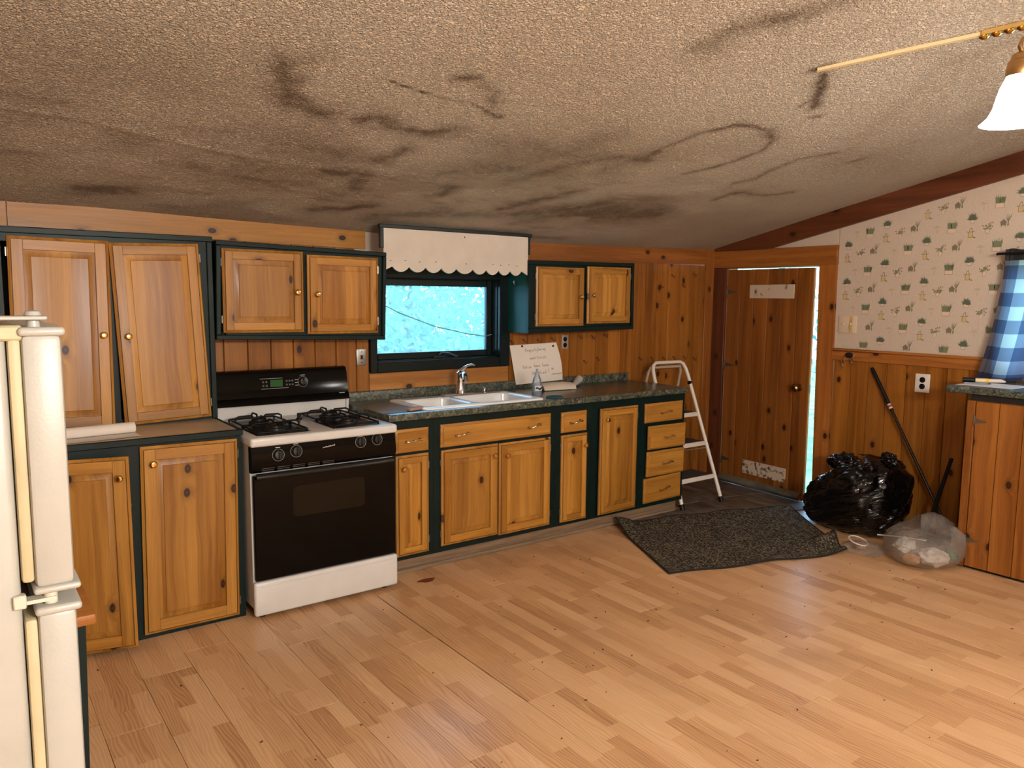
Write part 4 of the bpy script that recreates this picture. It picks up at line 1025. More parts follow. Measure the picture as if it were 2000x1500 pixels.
crumple('paper_plate', 'crushed white packaging low in the clear bag beside the cabinet', 'packaging', (4.545, 2.02, .06), .082, plain('pack_white', lin(220, 214, 204), .7), 3.0, (1, 1, .55))
crumple('snack_scraps', 'brown food scraps at the bottom of the clear bag', 'food scraps', (4.46, 2.11, .042), .05, plain('snack_brown', lin(176, 124, 66), .8, noise=.4, bump=1, bscale=90), 6.0, (1, 1, .6))
crumple('green_wrapper', 'dark green wrapper showing through the clear bag', 'wrapper', (4.60, 1.955, .075), .042, plain('wrap_green', lin(24, 92, 62), .35), 8.0, (.6, 1, .8))
pk = thing('snack_package', 'flattened clear snack package with round lid beside the black bag', 'package', (4.47, 2.42, 0.0))
MB().grid(lambda u, v: (-.11+.24*u+.03*v, .13-.26*v, .006+.05*math.sin(math.pi*u)*math.sin(math.pi*v)**.7+.01*mnoise.noise(Vector((u*7, v*7, 1)))), 26, 26).build('film', clearmat(), pk)
MB().tube([(.055*math.cos(k*.3142), .02+.055*math.sin(k*.3142), .060+.016*math.sin(k*.3142)) for k in range(20)], .0042, 6, True).build('lid_ring', plain('lid_plastic', lin(206, 198, 190), .3), pk)
crumple('pastry_crumbs', 'pinkish crumbs under the round lid of the flat package', 'food scraps', (4.47, 2.43, .03), .034, plain('crumb_pink', lin(206, 160, 128), .8, noise=.3), 11.0, (1, 1, .5))
# mop pole and dark dustpan behind
mp = thing('mop', 'black-handled mop leaning against the wainscot behind the garbage bag', 'mop', (5.13, 2.2, 0))
p0, p1 = Vector((5.11, 2.19, .06)), Vector((5.198, 2.816, 1.07)); ax_ = (p1-p0)
def mpq(s): q = p0+ax_*s; return (q.x-5.13, q.y-2.2, q.z)
MB().tube([mpq(0), mpq(.72)], .0095, 10).build('shaft', plain('gloss_black', lin(14, 14, 14), .2), mp)
MB().tube([mpq(.72), mpq(.8), mpq(.985), mpq(1)], [.0125, .0125, .0125, .008], 10).build('grip', BLACKM, mp)
MB().tube([mpq(.735), mpq(.765)], .0129, 10).build('sticker', plain('sticker_white', lin(206, 196, 186), .5), mp)
MB().tube([mpq(.745), mpq(.757)], .0131, 10).build('sticker_mark', plain('sticker_red', lin(150, 60, 44), .5), mp)
m = MB(); m.box((-.06, -.11, .004), (.02, .05, .045), .01, 2); m.build('mop_head', plain('mop_grey', lin(70, 68, 66), .8), mp)
dp = thing('dustpan', 'tall flat black dustpan standing in the corner beside the right cabinet', 'dustpan', (4.995, 2.235, 0))
MB().prism([(0, .045, .02), (.0, .07, .03), (.02, -.055, .56), (.02, -.075, .56)], (.012, 0, 0)).build('handle', BLACKM, dp)
B((-.03, -.06, .002), (.06, .08, .03), .006).build('pan', BLACKM, dp)

# ================================================================== RIGHT CABINET UNDER THE CURTAINED WINDOW
rc = thing('base_cabinet', 'knotty pine cabinet with plank door along the wallpapered wall', 'cabinet', (4.67, 1.957, 0))
RB = wood('right_cabinet_pine', lin(150, 92, 33), lin(102, 54, 14), 'z', .4, .4)
m = MB(); m.box((.016, -1.6, .03), (RW-.016-4.67, -.002, .978)); m.build('carcass', RB, rc)
B((.03, -1.6, 0), (.5, -.02, .03)).build('plinth', BLACKM, rc)
B((.012, -1.6, .978), (.5, -.012, 1.0165)).build('top_shade_strip', GAP, rc)  # solid strip, its dark colour stands in for the shadow under the counter
B((0, -.042, .012), (.017, 0, .978), .002).build('end_stile', RB, rc)
pd = link('plank_door', None, rc, (.004, -.044, .018))
dmesh = vboard(.122, .955, RB, 'plank')
for i in range(5): link('plank', dmesh, pd, (.012, -.122*i, 0), (0, 0, math.radians(-90)))
hm = plain('aged_hinge', lin(120, 112, 100), .4, .8)
for z in (.846, .154):
    MB().box((-.009, -.004, z-.03), (.002, .004, z+.03), .001).prism([(-.004, -.004, z+.014), (-.004, -.062, z+.003), (-.004, -.062, z-.003), (-.004, -.004, z-.014)], (.004, 0, 0)).build('strap_hinge', hm, pd)
B((0, -1.6, .012), (.017, -.66, .978), .002).build('face_panel', RB, rc)
rt = thing('countertop', 'green stone-patterned counter over the plank cabinet, under the checked curtain', 'countertop', (4.64, 2.065, 1.0168))
B((0, -1.72, 0), (RW-.036-4.64, 0, .0385), .006, 2).build('top', STONE, rt)
CT = 1.0553
tag(MB().grid(lambda u, v: (4.72+.26*u, 2.052-.3*v-.03*u, CT+.0008+.002*math.sin(u*3)*v), 6, 6).build('paper_sheet', plain('sheet_white', lin(222, 222, 222), .7)), 'white sheet of paper on the counter below the curtain', 'paper')
mk = thing('marker', 'black marker with yellow label lying on the paper by the curtain', 'marker', (4.93, 2.0, CT+.0168), (0, 0, math.radians(-58)))
MB().tube([(-.095, 0, 0), (-.03, 0, 0)], .014, 12).build('cap', BLACKM, mk)
MB().tube([(-.03, 0, 0), (.035, 0, 0)], .0125, 12).build('label_band', plain('label_cream', lin(214, 196, 150), .5), mk)
MB().tube([(.025, 0, 0), (.042, 0, 0)], .0128, 12).build('yellow_band', plain('label_yellow', lin(226, 176, 46), .5), mk)
MB().tube([(.042, 0, 0), (.10, 0, 0), (.125, 0, -.004)], [.011, .011, .006], 12).build('barrel', plain('barrel_cream', lin(214, 196, 184), .5), mk)
pn = thing('pen', 'thin grey pen on the counter in front of the marker', 'pen', (4.81, 1.965, CT+.009), (0, 0, math.radians(-62)))
MB().tube([(-.07, 0, 0), (.05, 0, 0)], .0042, 8).build('barrel', plain('pen_grey', lin(120, 128, 138), .4), pn)
MB().tube([(.05, 0, 0), (.066, 0, 0)], [.0042, .001], 8).build('tip', BLACKM, pn)

# window behind the curtain
w2 = tag(link('window_2', None, None, (0, 0, 0)), kind='structure')
m = MB()
for a, b in (((RW-.02, VY1-.008, VZ0-.004), (RW, VY1+.03, VZ1+.05)), ((RW-.02, VY0-.05, VZ0-.07), (RW, VY0+.02, VZ1+.07)), ((RW-.02, VY0, VZ1), (RW, VY1, VZ1+.05)), ((RW-.02, VY0, VZ0-.004), (RW, VY1, VZ0+.01))): m.box(a, b, .003)
m.build('casing', tpine('z'), w2)
m = MB(); x0, x1 = RW+.05, RW+.09
for a, b in (((x0, VY0, VZ0), (x1, VY0+.045, VZ1)), ((x0, VY1-.045, VZ0), (x1, VY1, VZ1)), ((x0, VY0, VZ0), (x1, VY1, VZ0+.045)), ((x0, VY0, VZ1-.045), (x1, VY1, VZ1)), ((x0, 1.30, VZ0), (x1, 1.34, VZ1))): m.box(a, b, .003)
m.build('sash', plain('white_sash', lin(214, 214, 210), .5), w2)
B((x0+.018, VY0+.04, VZ0+.04), (x0+.022, VY1-.04, VZ1-.04)).build('pane', glass('window_glass_2', haze=.1), w2)

def curtmat():
    t = NT('buffalo_check'); uv = t.n('ShaderNodeSeparateXYZ', {0: t.n('ShaderNodeTexCoord').outputs['UV']})
    def chk(s, n, ph): return t.math('GREATER_THAN', t.math('FRACT', t.math('ADD', t.math('MULTIPLY', s, n), ph)), .5)
    a = chk(uv.outputs[0], 8.0, .52); b = chk(uv.outputs[1], 4.6, .13)
    lvl = t.math('MULTIPLY', t.math('ADD', a, b), .5)
    wv = t.noise(t.vm('MULTIPLY', t.n('ShaderNodeTexCoord').outputs['UV'], (300, 260, 1)), 1, 2)
    lv2 = t.math('ADD', lvl, t.math('MULTIPLY', t.math('SUBTRACT', wv, .5), t.math('MULTIPLY', lvl, .25)))
    c = t.ramp(lv2, [(0, lin(232, 230, 224)), (.25, lin(232, 230, 224)), (.5, lin(150, 156, 176)), (1.0, lin(96, 104, 132))])
    d = t.n('ShaderNodeBsdfDiffuse', {'Color': c}); tl = t.n('ShaderNodeBsdfTranslucent', {'Color': c})
    mx = t.n('ShaderNodeMixShader', {0: .86}); t.set(mx.inputs[1], d.outputs[0]); t.set(mx.inputs[2], tl.outputs[0]); t.set(t.out.inputs[0], mx.outputs[0]); return t.m
cu = thing('curtain', 'blue, black and white buffalo-check curtain hanging over the right window', 'curtain', (5.13, 1.4, 1.06))
def cpt(u, v):
    # u 0 at the left (far) edge ; v 0 top
    yl = 2.005+.10*v**1.6; y = yl+(.70-yl)*u
    fold = math.sin(u*34+.7*math.sin(v*3))*(.016+.014*v)+.008*math.sin(u*71)
    z = 1.812-.742*v-.010*math.sin(u*20)*v
    x = 5.135+fold-.03*v+(.012 if u < .02 else 0)
    if v > .985: x -= .02
    return (x-5.13, y-1.4, z-1.06)
MB().grid(cpt, 150, 40, uvs=True).build('cloth', curtmat(), cu)
MB().grid(lambda u, v: (cpt(u, 0)[0]-.004*math.sin(v*3.14)-.006, cpt(u, 0)[1], cpt(u, 0)[2]-.03+.065*v+.006*math.sin(u*60)*v), 150, 4).build('ruffled_header', plain('header_black', lin(30, 30, 34), .8), cu)
MB().tube([(.04, .66, .762), (-.008, .64, .762), (-.008, .62, .762), (-.008, -.74, .762), (.04, -.76, .762)], .008, 8).build('curtain_rod', BLACKM, cu)

# ================================================================== SMALL THINGS ON THE WORKTOP AND WALLS
G = {'P': [[(0, 0), (0, 1), (.4, .95), (.45, .7), (.05, .5)]], 'r': [[(.05, .5), (.1, 0)], [(.1, .3), (.25, .5), (.4, .45)]], 'o': [[(.2, .5), (.02, .3), (.12, .02), (.35, .05), (.4, .35), (.2, .5)]],
 'p': [[(.05, .5), (.05, -.4)], [(.05, .4), (.3, .5), (.38, .2), (.05, .05)]], 'e': [[(.05, .25), (.38, .28), (.25, .5), (.05, .3), (.12, .02), (.38, .06)]], 't': [[(.2, .9), (.2, .05), (.35, 0)], [(.02, .6), (.4, .62)]],
 'y': [[(.05, .5), (.12, .15), (.32, .2)], [(.36, .5), (.28, -.35), (.05, -.35)]], 'b': [[(.05, 1), (.05, 0), (.35, .05), (.36, .4), (.05, .4)]], 'i': [[(.15, .5), (.15, 0)], [(.15, .72), (.17, .76)]],
 'n': [[(.04, .5), (.06, 0)], [(.06, .35), (.25, .5), (.36, .35), (.36, 0)]], 'g': [[(.35, .45), (.12, .5), (.05, .2), (.3, .1), (.36, .48), (.32, -.35), (.05, -.32)]], 'm': [[(0, .5), (.02, 0)], [(.02, .35), (.15, .5), (.22, .35), (.22, 0)], [(.22, .35), (.36, .5), (.44, .3), (.44, 0)]],
 'd': [[(.36, 1), (.36, 0), (.1, .02), (.04, .3), (.34, .42)]], 'l': [[(.15, 1), (.15, 0)]], 'c': [[(.36, .45), (.12, .48), (.04, .2), (.15, .0), (.36, .08)]], 'h': [[(.05, 1), (.05, 0)], [(.05, .35), (.25, .5), (.36, .35), (.36, 0)]],
 'a': [[(.34, .48), (.1, .46), (.05, .1), (.3, .1), (.35, .48), (.37, 0)]], 'v': [[(.03, .5), (.18, 0), (.36, .5)]], 'f': [[(.38, .95), (.2, .9), (.17, -.1)], [(.02, .5), (.36, .5)]], 'N': [[(0, 0), (.03, 1), (.38, 0), (.4, 1)]],
 '!': [[(.15, 1), (.14, .3)], [(.14, .08), (.15, .0)]], 'M': [[(0, 0), (.06, .9), (.2, .4), (.34, .9), (.42, 0)]]}
def paper_pt(u, v):      # u 0..1 right, v 0..1 down
    tl, tr, br, bl_ = Vector((3.096, 4.233, 1.209)), Vector((3.508, 4.233, 1.219)), Vector((3.550, 4.206, .951)), Vector((3.133, 4.206, .939))
    p = tl.lerp(tr, u).lerp(bl_.lerp(br, u), v); p.y += -.010*math.sin(v*3.1)*u*u; p.x += .008*math.sin(v*3.1)*u
    return p
sg = thing('paper_sign', 'handwritten white paper notice tacked to the pine wall beside the window', 'sign', (3.32, 4.2, .94))
def off(p): return (p[0]-3.32, p[1]-4.2, p[2]-.94)
MB().grid(lambda u, v: off(paper_pt(u, v)), 12, 16).build('paper', PAPER, sg)
ink = MB()
def write(txt, u0, u1, vbase, size):
    n = len(txt); st_ = (u1-u0)/n
    for i, ch in enumerate(txt):
        for s_ in G.get(ch, []):
            pl = []
            for (gx, gy) in s_:
                p = paper_pt(u0+st_*i+gx*st_*1.9, vbase-gy*size-.02*(u0+st_*i)); p.y -= .0012; pl.append(off(p))
            ink.tube(pl, .0011, 4)
write('Property', .30, .56, .20, .085); write('being', .575, .73, .19, .085); write('monitored', .37, .70, .40, .085)
write('Police', .20, .37, .62, .085); write('have', .43, .55, .61, .085); write('been', .60, .73, .61, .085); write('Notified', .37, .66, .80, .085); write('!', .70, .74, .79, .1); write('M', .78, .82, .73, .07)
pl = [off(paper_pt(.77+.21*k/40, .82+.018*math.sin(k*1.7)+.012*math.sin(k*.9))-Vector((0, .0012, 0))) for k in range(41)]; ink.tube(pl, .0008, 4)
ink.build('handwriting', plain('pencil', lin(92, 84, 80), .7), sg)
for u, v in ((.245, .035), (.90, .085)): MB().lathe([(.006, 0), (.007, -.006), (.004, -.012), (0, -.013)], off(paper_pt(u, v)-Vector((0, .001, 0))), 'y', 10).build('push_pin', BLACKM, sg)

db = thing('soap_bottle', 'clear dish soap bottle with blue liquid and grey cap beside the sink', 'bottle', (3.02, 3.83, .9122))
pts_ = [(.030, 0), (.032, .008), (.032, .06), (.031, .08), (.026, .105), (.017, .128), (.013, .138)]
t = NT('clear_plastic'); tr = t.n('ShaderNodeBsdfTransparent', {'Color': (.86, .9, .93, 1)}); gl = t.n('ShaderNodeBsdfGlossy', {'Roughness': .08}); mx = t.n('ShaderNodeMixShader', {0: t.n('ShaderNodeFresnel', {'IOR': 1.5}).outputs[0]}); dd = t.n('ShaderNodeBsdfDiffuse', {'Color': (.6, .66, .7, 1)}); m0 = t.n('ShaderNodeMixShader', {0: .3}); t.set(m0.inputs[1], tr.outputs[0]); t.set(m0.inputs[2], dd.outputs[0]); t.set(mx.inputs[1], m0.outputs[0]); t.set(mx.inputs[2], gl.outputs[0]); t.set(t.out.inputs[0], mx.outputs[0])
MB().lathe(pts_, (0, 0, 0), 'z', 24).build('shell', t.m, db)
MB().lathe([(0, .002), (.0285, .002), (.030, .010), (.030, .030), (0, .030)], (0, 0, 0), 'z', 24).build('liquid', plain('blue_soap', lin(16, 52, 110), .1), db)
MB().lathe([(.014, .136), (.014, .150), (.010, .154), (.008, .162), (.0085, .170), (.005, .173), (0, .174)], (0, 0, 0), 'z', 16).build('cap', plain('cap_grey', lin(150, 156, 166), .4), db)
m = MB(); 
def labp(u, v): a = math.radians(-150+120*u); return (.0326*math.cos(a), .0326*math.sin(a), .034+.034*v)
m.grid(labp, 12, 2); m.build('label', plain('label_white', lin(190, 196, 204), .4), db)
m = MB()
m.grid(lambda u, v: (.0330*math.cos(math.radians(-140+90*u)), .0330*math.sin(math.radians(-140+90*u)), .044+.012*v+.004*math.sin(u*9)), 12, 1); m.build('label_mark', plain('label_navy', lin(20, 30, 60), .4), db)

wp = thing('wipes_pack', 'cream plastic pack lying behind the soap bottle', 'packet', (3.36, 4.02, .9122), (0, 0, math.radians(-6)))
MB().grid(lambda u, v: (-.15+.26*u, -.055+.11*v, .004+.048*(math.sin(math.pi*v)**.45)*(1-.2*abs(2*u-1)**3)), 16, 14).build('wrap', plain('pack_cream', lin(206, 190, 172), .35, noise=.06), wp)
pg = thing('paper_bag_roll', 'twisted grey-white plastic roll on the worktop beside the cream pack', 'plastic roll', (3.575, 4.085, .9125), (0, 0, math.radians(28)))
MB().tube([(-.09, -.01, .012), (-.03, 0, .020), (.03, .005, .032), (.085, .01, .044)], [.012, .018, .024, .028], 14).build('film', plain('grey_film', lin(190, 186, 184), .25, noise=.15, bump=.6, bscale=70), pg)
tag(MB().lathe([(0, 0), (.055, 0), (.055, .006), (.05, .009), (0, .009)], (0, 0, 0), 'z', 20).build('scrub_pad', plain('teal_pad', lin(22, 74, 84), .9, bump=.8, bscale=200), None, (3.06, 3.70, .9124)), 'thin dark teal scrub pad on the worktop right of the sink', 'scrub pad').scale = (1.1, .8, 1)
tag(B((-.05, -.02, 0), (.05, .02, .018), .008, 3).build('sponge', plain('pink_sponge', lin(176, 140, 124), .9, noise=.25, bump=.8, bscale=120), None, (2.135, 3.70, .9127), (0, math.radians(-0), math.radians(12))), 'worn pinkish sponge at the left front corner of the sink', 'sponge')
bpy.data.objects['sponge'].location = (2.062, 3.70, .9123)

# cover plates
def plate_back(name, lab, cat, x, z, w, h, mat, kind):
    o = thing(name, lab, cat, (x, BW-.0122, z))
    B((-w/2, -.006, -h/2), (w/2, 0, h/2), .002, 2).build('cover_plate', mat, o)
    if kind == 'outlet':
        for s in (-1, 1): MB().lathe([(.017, 0), (.017, -.008), (.015, -.009), (0, -.009)], (0, 0, s*.021), 'y', 16).build('socket', BLACKM, o)
        MB().lathe([(.004, -.005), (.004, -.0095), (0, -.010)], (0, 0, 0), 'y', 10).build('screw', CHROME, o)
    else:
        B((-.007, -.014, -.012), (.007, -.005, .012), .002).build('toggle', plain('toggle_dark', lin(40, 36, 32), .4), o)
        for s in (-1, 1): MB().lathe([(.0035, -.005), (.0035, -.008), (0, -.0085)], (0, 0, s*.032), 'y', 8).build('screw', BLACKM, o)
    return o
SPL = plain('steel_plate', lin(170, 172, 168), .3, .85)
plate_back('switch_plate', 'brushed metal switch plate between stove and window', 'switch', 1.997, 1.172, .062, .098, SPL, 'switch')
plate_back('wall_outlet', 'metal outlet plate with black sockets above the paper notice', 'outlet', 3.590, 1.219, .060, .100, plain('outlet_steel', lin(186, 178, 170), .35, .5), 'outlet')
ol = thing('wall_outlet', 'white outlet plate with black sockets on the pine wainscot', 'outlet', (RW-.0122, 2.472, .993), (0, 0, math.radians(-90)))
B((-.048, -.006, -.062), (.048, 0, .062), .003, 2).build('cover_plate', plain('plate_white', lin(220, 212, 202), .4), ol)
for s in (-1, 1): MB().lathe([(.019, 0), (.019, -.008), (.017, -.009), (0, -.009)], (0, 0, s*.022), 'y', 16).build('socket', BLACKM, ol)
sp_ = thing('switch_plate', 'double switch plate covered in wallpaper beside the door casing', 'switch', (RW-.0013, 3.03, 1.363), (0, 0, math.radians(-90)))
B((-.068, -.008, -.062), (.068, 0, .062), .003, 2).build('cover_plate', plain('plate_paper', lin(206, 186, 160), .6), sp_)
B((.012, -.0086, -.060), (.040, -.0078, .060)).build('printed_strip', plain('strip_ochre', lin(196, 164, 112), .6), sp_)
m = MB(); m.tube([(.022, -.009, -.04), (.014, -.009, -.02), (.018, -.009, .0), (.03, -.009, .012), (.026, -.009, .035)], .0015, 5); m.build('printed_vine', plain('vine_brown', lin(140, 104, 60), .6), sp_)
for x in (-.030, .026): B((x-.005, -.018, -.004), (x+.005, -.006, .012), .002).build('toggle', plain('toggle_cream', lin(206, 190, 160), .4), sp_)

# cup hooks
HK = MB().tube([(0, 0, .006), (0, -.012, .006), (0, -.016, .0), (.002, -.018, -.010), (.008, -.018, -.016), (.016, -.018, -.014), (.020, -.018, -.004), (.0195, -.018, .004)], .0019, 6).lathe([(.005, 0), (.005, -.002), (.002, -.003)], (0, 0, .006), 'y', 8).mesh('cup_hook', plain('hook_copper', lin(74, 40, 30), .35, .7))
hooks = {'under the right wall cabinet': [(3.114, 1.236), (3.225, 1.24), (3.35, 1.237), (3.478, 1.246), (3.739, 1.255), (3.859, 1.252), (3.989, 1.258)],
 'above the bare backsplash end': [(3.788, 1.072), (3.916, 1.088)],
 'in the low row above the step ladder': [(4.364, 1.071), (4.496, 1.066), (4.629, 1.063), (4.752, 1.062), (4.88, 1.057), (5.0, 1.043)],
 'in the topmost row right of the wall cabinet': [(4.709, 1.718), (4.97, 1.734)],
 'in the second row right of the wall cabinet': [(4.577, 1.635), (4.836, 1.641)]}
for row, ps in hooks.items():
    for i, (x, z) in enumerate(ps):
        o = link('cup_hook', HK, None, (x-.01, BW-.0122, z), (0, random.uniform(-.25, .25), 0))
        tag(o, f'dark cup hook {row}, {ORD[i]} from the left', 'hook', 'cup hooks on the pine back wall')

# key hook and keys on the chair rail
kh = tag(MB().lathe([(.016, 0), (.02, -.006), (.017, -.016), (.008, -.020), (0, -.021)], (0, 0, 0), 'y', 14).build('peg', plain('dark_peg', lin(24, 18, 18), .35), None, (RW-.0222, 2.992, 1.146), (0, 0, math.radians(-90))), 'dark round peg on the chair rail holding keys', 'peg'); kh.scale = (1.5, 1, 1)
def key(name, lab, y, z, L_):
    k_ = thing(name, lab, 'key', (RW-.044, y, z), (0, 0, math.radians(-90)))
    KM = plain('key_nickel', lin(186, 176, 158), .25, 1)
    MB().tube([(.012*math.cos(a*math.pi/6), 0, -.012+.012*math.sin(a*math.pi/6)) for a in range(12)], .0035, 6, True).build('bow', KM, k_)
    B((-.0035, -.0012, -L_), (.0035, .0012, -.02), .0005).box((.0035, -.001, -L_+.004), (.006, .001, -L_+.012)).build('blade', KM, k_)
    MB().tube([(0, 0, -.004), (.012, .004, .012), (.022, .008, .026)], .0014, 5).build('ring', KM, k_)
key('door_key', 'larger key hanging left of the peg on the chair rail', 3.028, 1.112, .062); key('door_key', 'smaller key hanging right of the peg on the chair rail', 2.962, 1.130, .046)

# ================================================================== CEILING LIGHTS
SHADE = NT('lit_frosted_glass')
SHADE.p(Base_Color=(.9, .86, .8, 1), Roughness=.4, Emission_Color=(1, .965, .90, 1), Emission_Strength=SHADE_E)
def chandelier(label, cx_, cy_, zs, angs, Rr, group, watts):
    zc = cz(cx_, cy_); slope = math.atan(.212)
    ch = thing('chandelier', label, 'chandelier', (cx_, cy_, zc-.004), group=group)
    dz = zs-(zc-.004)           # rim height of the shades
    m = MB().lathe([(.075, 0), (.078, -.008), (.06, -.022), (.02, -.034), (.012, -.05)], (0, 0, 0), 'z', 24); m.build('canopy', BRASS, ch, (0, 0, -.006), (-slope, 0, 0))
    hubz = dz+.16
    MB().tube([(0, 0, -.04), (0, 0, hubz+.1)], .006, 8).build('stem', BRASS, ch)
    MB().lathe([(.006, .12), (.018, .10), (.012, .08), (.03, .05), (.036, .02), (.024, -.02), (.03, -.04), (.012, -.07), (.014, -.085), (0, -.095)], (0, 0, hubz), 'z', 20).build('hub', BRASS, ch)
    for a in angs:
        ca, sa = math.cos(a), math.sin(a)
        pts = [(.02, .0), (.10, -.03), (.20, -.02), (Rr-.09, .05), (Rr-.04, .115), (Rr, .125), (Rr+.012, .10), (Rr, .08)]
        arm = MB().tube([(ca*r, sa*r, hubz+h) for r, h in pts], .0075, 8).build('arm', plain('aged_brass', lin(190, 152, 100), .3, 1), ch)
        MB().tube([(ca*(Rr-.05), sa*(Rr-.05), hubz+.10), (ca*(Rr-.075), sa*(Rr-.075), hubz+.125), (ca*(Rr-.06), sa*(Rr-.06), hubz+.14)], .004, 6).build('scroll', MATS['aged_brass'], arm)
        fx, fy, z0 = ca*Rr, sa*Rr, dz
        MB().lathe([(.012, .242), (.030, .232), (.034, .215), (.040, .21), (.044, .19), (.046, .165), (.044, .160)], (fx, fy, z0), 'z', 24).build('fitter', MATS['aged_brass'], ch)
        MB().lathe([(.040, .166), (.046, .150), (.058, .125), (.068, .09), (.076, .055), (.092, .022), (.110, .004), (.116, 0), (.113, .002), (.089, .025), (.073, .056), (.065, .09), (.055, .124), (.043, .148)], (fx, fy, z0), 'z', 32).build('glass_shade', SHADE.m, ch)
        MB().lathe([(0, .0), (.018, .006), (.028, .025), (.028, .045), (.016, .075), (.013, .12)], (fx, fy, z0+.02), 'z', 16).build('bulb', SHADE.m, ch)
        ld_ = bpy.data.lights.new('bulb_light', 'POINT'); ld_.energy = watts; ld_.color = LAMP_C; ld_.shadow_soft_size = .05
        lo = bpy.data.objects.new('bulb_light', ld_); COL.objects.link(lo); lo.parent = ch; lo.location = (fx, fy, z0-.06)
    return ch
ch1 = chandelier('brass chandelier with lit bell glass shade at the upper right edge', 3.484, 1.053, 2.163, [math.radians(a) for a in (160, 280, 25)], .43, 'brass chandeliers', LAMP_FAR)
chandelier('brass chandelier added behind the viewer, unseen', .9, -1.2, 1.96, [math.radians(a) for a in (20, 92, 164, 236, 308)], .40, 'brass chandeliers', LAMP_ADDED)  # unseen fixture added to light the left side of the room
# wire raceway along the ceiling to the chandelier
rw_ = thing('wire_raceway', 'cream wire raceway running along the ceiling to the brass chandelier', 'raceway', (2.85, 1.857, cz(2.85, 1.857)))
pA, pB = Vector((2.86, 1.85)), Vector((3.225, 1.405)); pC = Vector((3.44, 1.115))
def race(p, q, w, h, n=1):
    d = (q-p).normalized(); s_ = Vector((-d.y, d.x))*w; m = MB()
    c4 = []
    for c in (p, q):
        for sg_ in (-1, 1):
            e = c+s_*sg_; c4.append((e.x, e.y, cz(e.x, e.y)-.001))
    a, b, c, d_ = c4[0], c4[1], c4[3], c4[2]
    o = (2.85, 1.857, cz(2.85, 1.857)); m.prism([tuple(Vector(k_)-Vector(o)) for k_ in (a, b, c, d_)], (0, 0, -h)); return m
race(pA, pB, .009, .013).build('channel', plain('cream_channel', lin(206, 186, 140), .4), rw_)
m = race(pB, pC, .017, .016); m.build('brass_cover', BRASS, rw_)
m = MB()
for k_ in range(9):
    c = pB.lerp(pC, .04+k_*.115); m.lathe([(.016, 0), (.019, -.006), (.010, -.013), (0, -.015)], (c.x-2.85, c.y-1.857, cz(c.x, c.y)-.016-cz(2.85, 1.857)), 'z', 12)
m.build('brass_rosettes', BRASS, rw_)

# ================================================================== FLOOR LITTER
m = MB(); rr_ = random.Random(11)
for k_ in range(150):
    x, y = rr_.uniform(.3, 4.6), rr_.uniform(.9, 3.5)
    s_ = rr_.choice([.003, .004, .005, .007]); a = rr_.uniform(0, 3.14); c, q = math.cos(a), math.sin(a)
    pts = [(x+s_*(c*u-q*v*.55), y+s_*(q*u+c*v*.55), .0004) for u, v in ((-1, -.4), (0, -.8), (1, -.2), (.7, .6), (-.4, .7))]
    m.prism(pts, (0, 0, .0018))
tag(m.build('floor_crumbs', plain('crumb_brown', lin(60, 36, 20), .8)), 'dark crumbs and dry bits scattered over the laminate floor', 'crumbs', kind='stuff')
tag(MB().prism([(2.03+.05*math.cos(a)*(1+.3*math.sin(a*3)), 3.52+.028*math.sin(a), .0005) for a in [k_*.5236 for k_ in range(12)]], (0, 0, .0006)).build('dried_spill', plain('spill_red', lin(118, 50, 22), .5)), 'reddish-brown dried spill on the floor right of the stove', 'spill')

# ================================================================== OUTSIDE
t = NT('lawn'); v = t.coords(False)
gm_ = t.p(Base_Color=t.mix(t.mapr(t.noise(v, 3, 5), .3, .7), lin(60, 110, 60), lin(120, 160, 90)), Roughness=.9)
for nm, a, b in (('lawn', (-16, BW+.2, -.45), (22, 30, -.35)), ('yard', (RW+.2, -14, -.45), (22, BW+.2, -.35))):
    tag(B(a, b).build(nm, gm_), ('sunlit grass beyond the sink window' if nm == 'lawn' else 'sunlit grass yard beyond the plank door'), 'grass', kind='stuff')
def leafmat(name, c):
    t = NT(name); rnd = t.n('ShaderNodeNewGeometry').outputs['Random Per Island']
    cc = t.mix(rnd, tuple(x*.55 for x in c[:3])+(1,), tuple(min(1, x*1.5) for x in c[:3])+(1,))
    d = t.n('ShaderNodeBsdfDiffuse', {'Color': cc}); tl = t.n('ShaderNodeBsdfTranslucent', {'Color': cc}); mx = t.n('ShaderNodeMixShader', {0: .45}); t.set(mx.inputs[1], d.outputs[0]); t.set(mx.inputs[2], tl.outputs[0]); t.set(t.out.inputs[0], mx.outputs[0]); return t.m
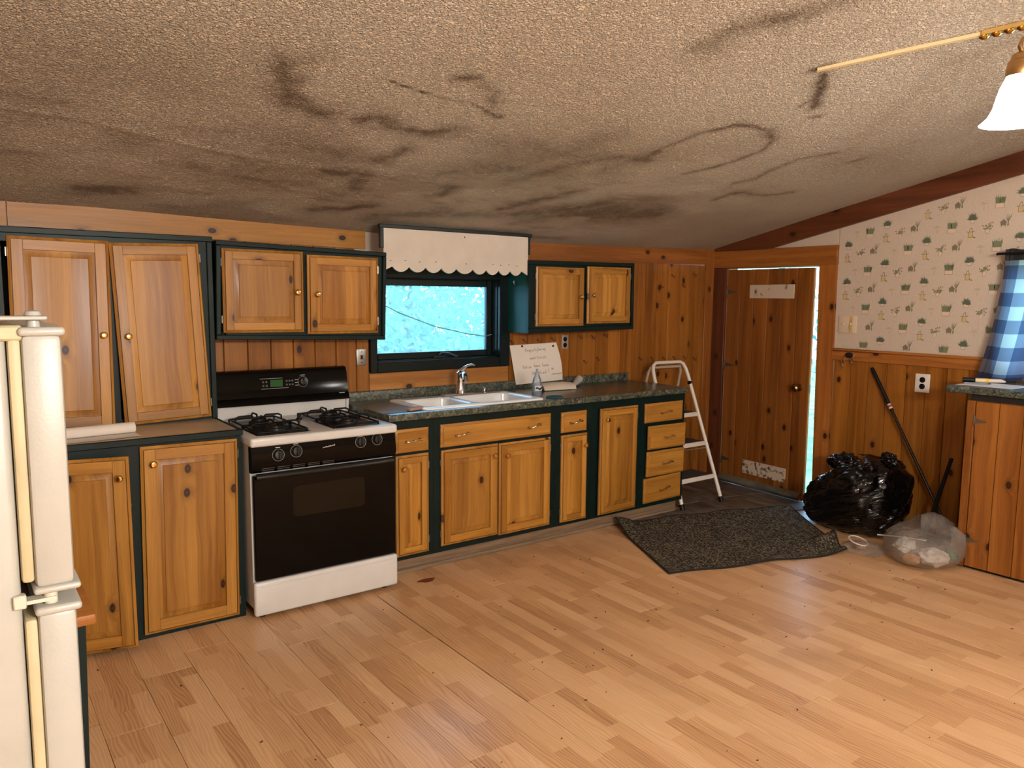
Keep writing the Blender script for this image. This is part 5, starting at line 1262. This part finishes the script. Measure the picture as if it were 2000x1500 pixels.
LEAF = [leafmat('leaf_a', lin(108, 158, 142)), leafmat('leaf_b', lin(126, 164, 156)), leafmat('leaf_c', lin(104, 150, 158))]
BARK = plain('bark', lin(84, 70, 58), .9, noise=.3)
def tree(label, x, y, h, r, seed, li, n=3800, zlow=.2):
    tr_ = thing('tree', label, 'tree', (x, y, -.348), group='trees outside the windows')
    MB().tube([(0, 0, 0), (.06, .03, h*.35), (-.04, .05, h*.7), (.02, 0, h*.95)], [.11, .09, .06, .02], 8).build('trunk', BARK, tr_)
    g = np.random.RandomState(seed)
    cl = g.normal(size=(22, 3)); cl /= np.linalg.norm(cl, axis=1)[:, None]; cl *= g.uniform(.35, 1, (22, 1)); cl = cl*np.array([r, r, h*.5])+np.array([0, 0, h*.5+zlow])
    idx = g.randint(0, 22, n); c = cl[idx]+g.normal(size=(n, 3))*r*.26; c[:, 2] = np.maximum(c[:, 2], .1)
    u = g.normal(size=(n, 3)); u /= np.linalg.norm(u, axis=1)[:, None]; w = np.cross(u, g.normal(size=(n, 3))); w /= np.linalg.norm(w, axis=1)[:, None]
    s_ = g.uniform(.03, .075, (n, 1))
    V = np.stack([c-u*s_, c+w*s_*.5, c+u*s_, c-w*s_*.5], 1).reshape(-1, 3)
    me = bpy.data.meshes.new('foliage'); me.from_pydata(V.tolist(), [], np.arange(n*4).reshape(n, 4).tolist()); me.materials.append(LEAF[li])
    tag(link('foliage', me, tr_), kind='stuff')
k_ = 0
for lab, x, y, h, r in (('tall leafy tree left in the sink window view', 3.0, 9.2, 5.0, 1.7), ('leafy tree in the middle of the sink window view', 5.2, 10.0, 5.4, 1.8), ('leafy tree right in the sink window view', 7.2, 9.4, 4.8, 1.7), ('pale shrub low in front of the trees in the sink window', 4.2, 7.6, 2.2, 1.0), ('shrub low at right in the sink window view', 6.0, 8.0, 2.3, 1.0),
                        ('leafy tree beyond the gap of the plank door', 9.5, 4.6, 4.5, 1.6), ('leafy tree outside behind the checked curtain', 9.8, 1.2, 4.5, 1.7)):
    tree(lab, x, y, h, r, 20+k_, k_ % 3); k_ += 1
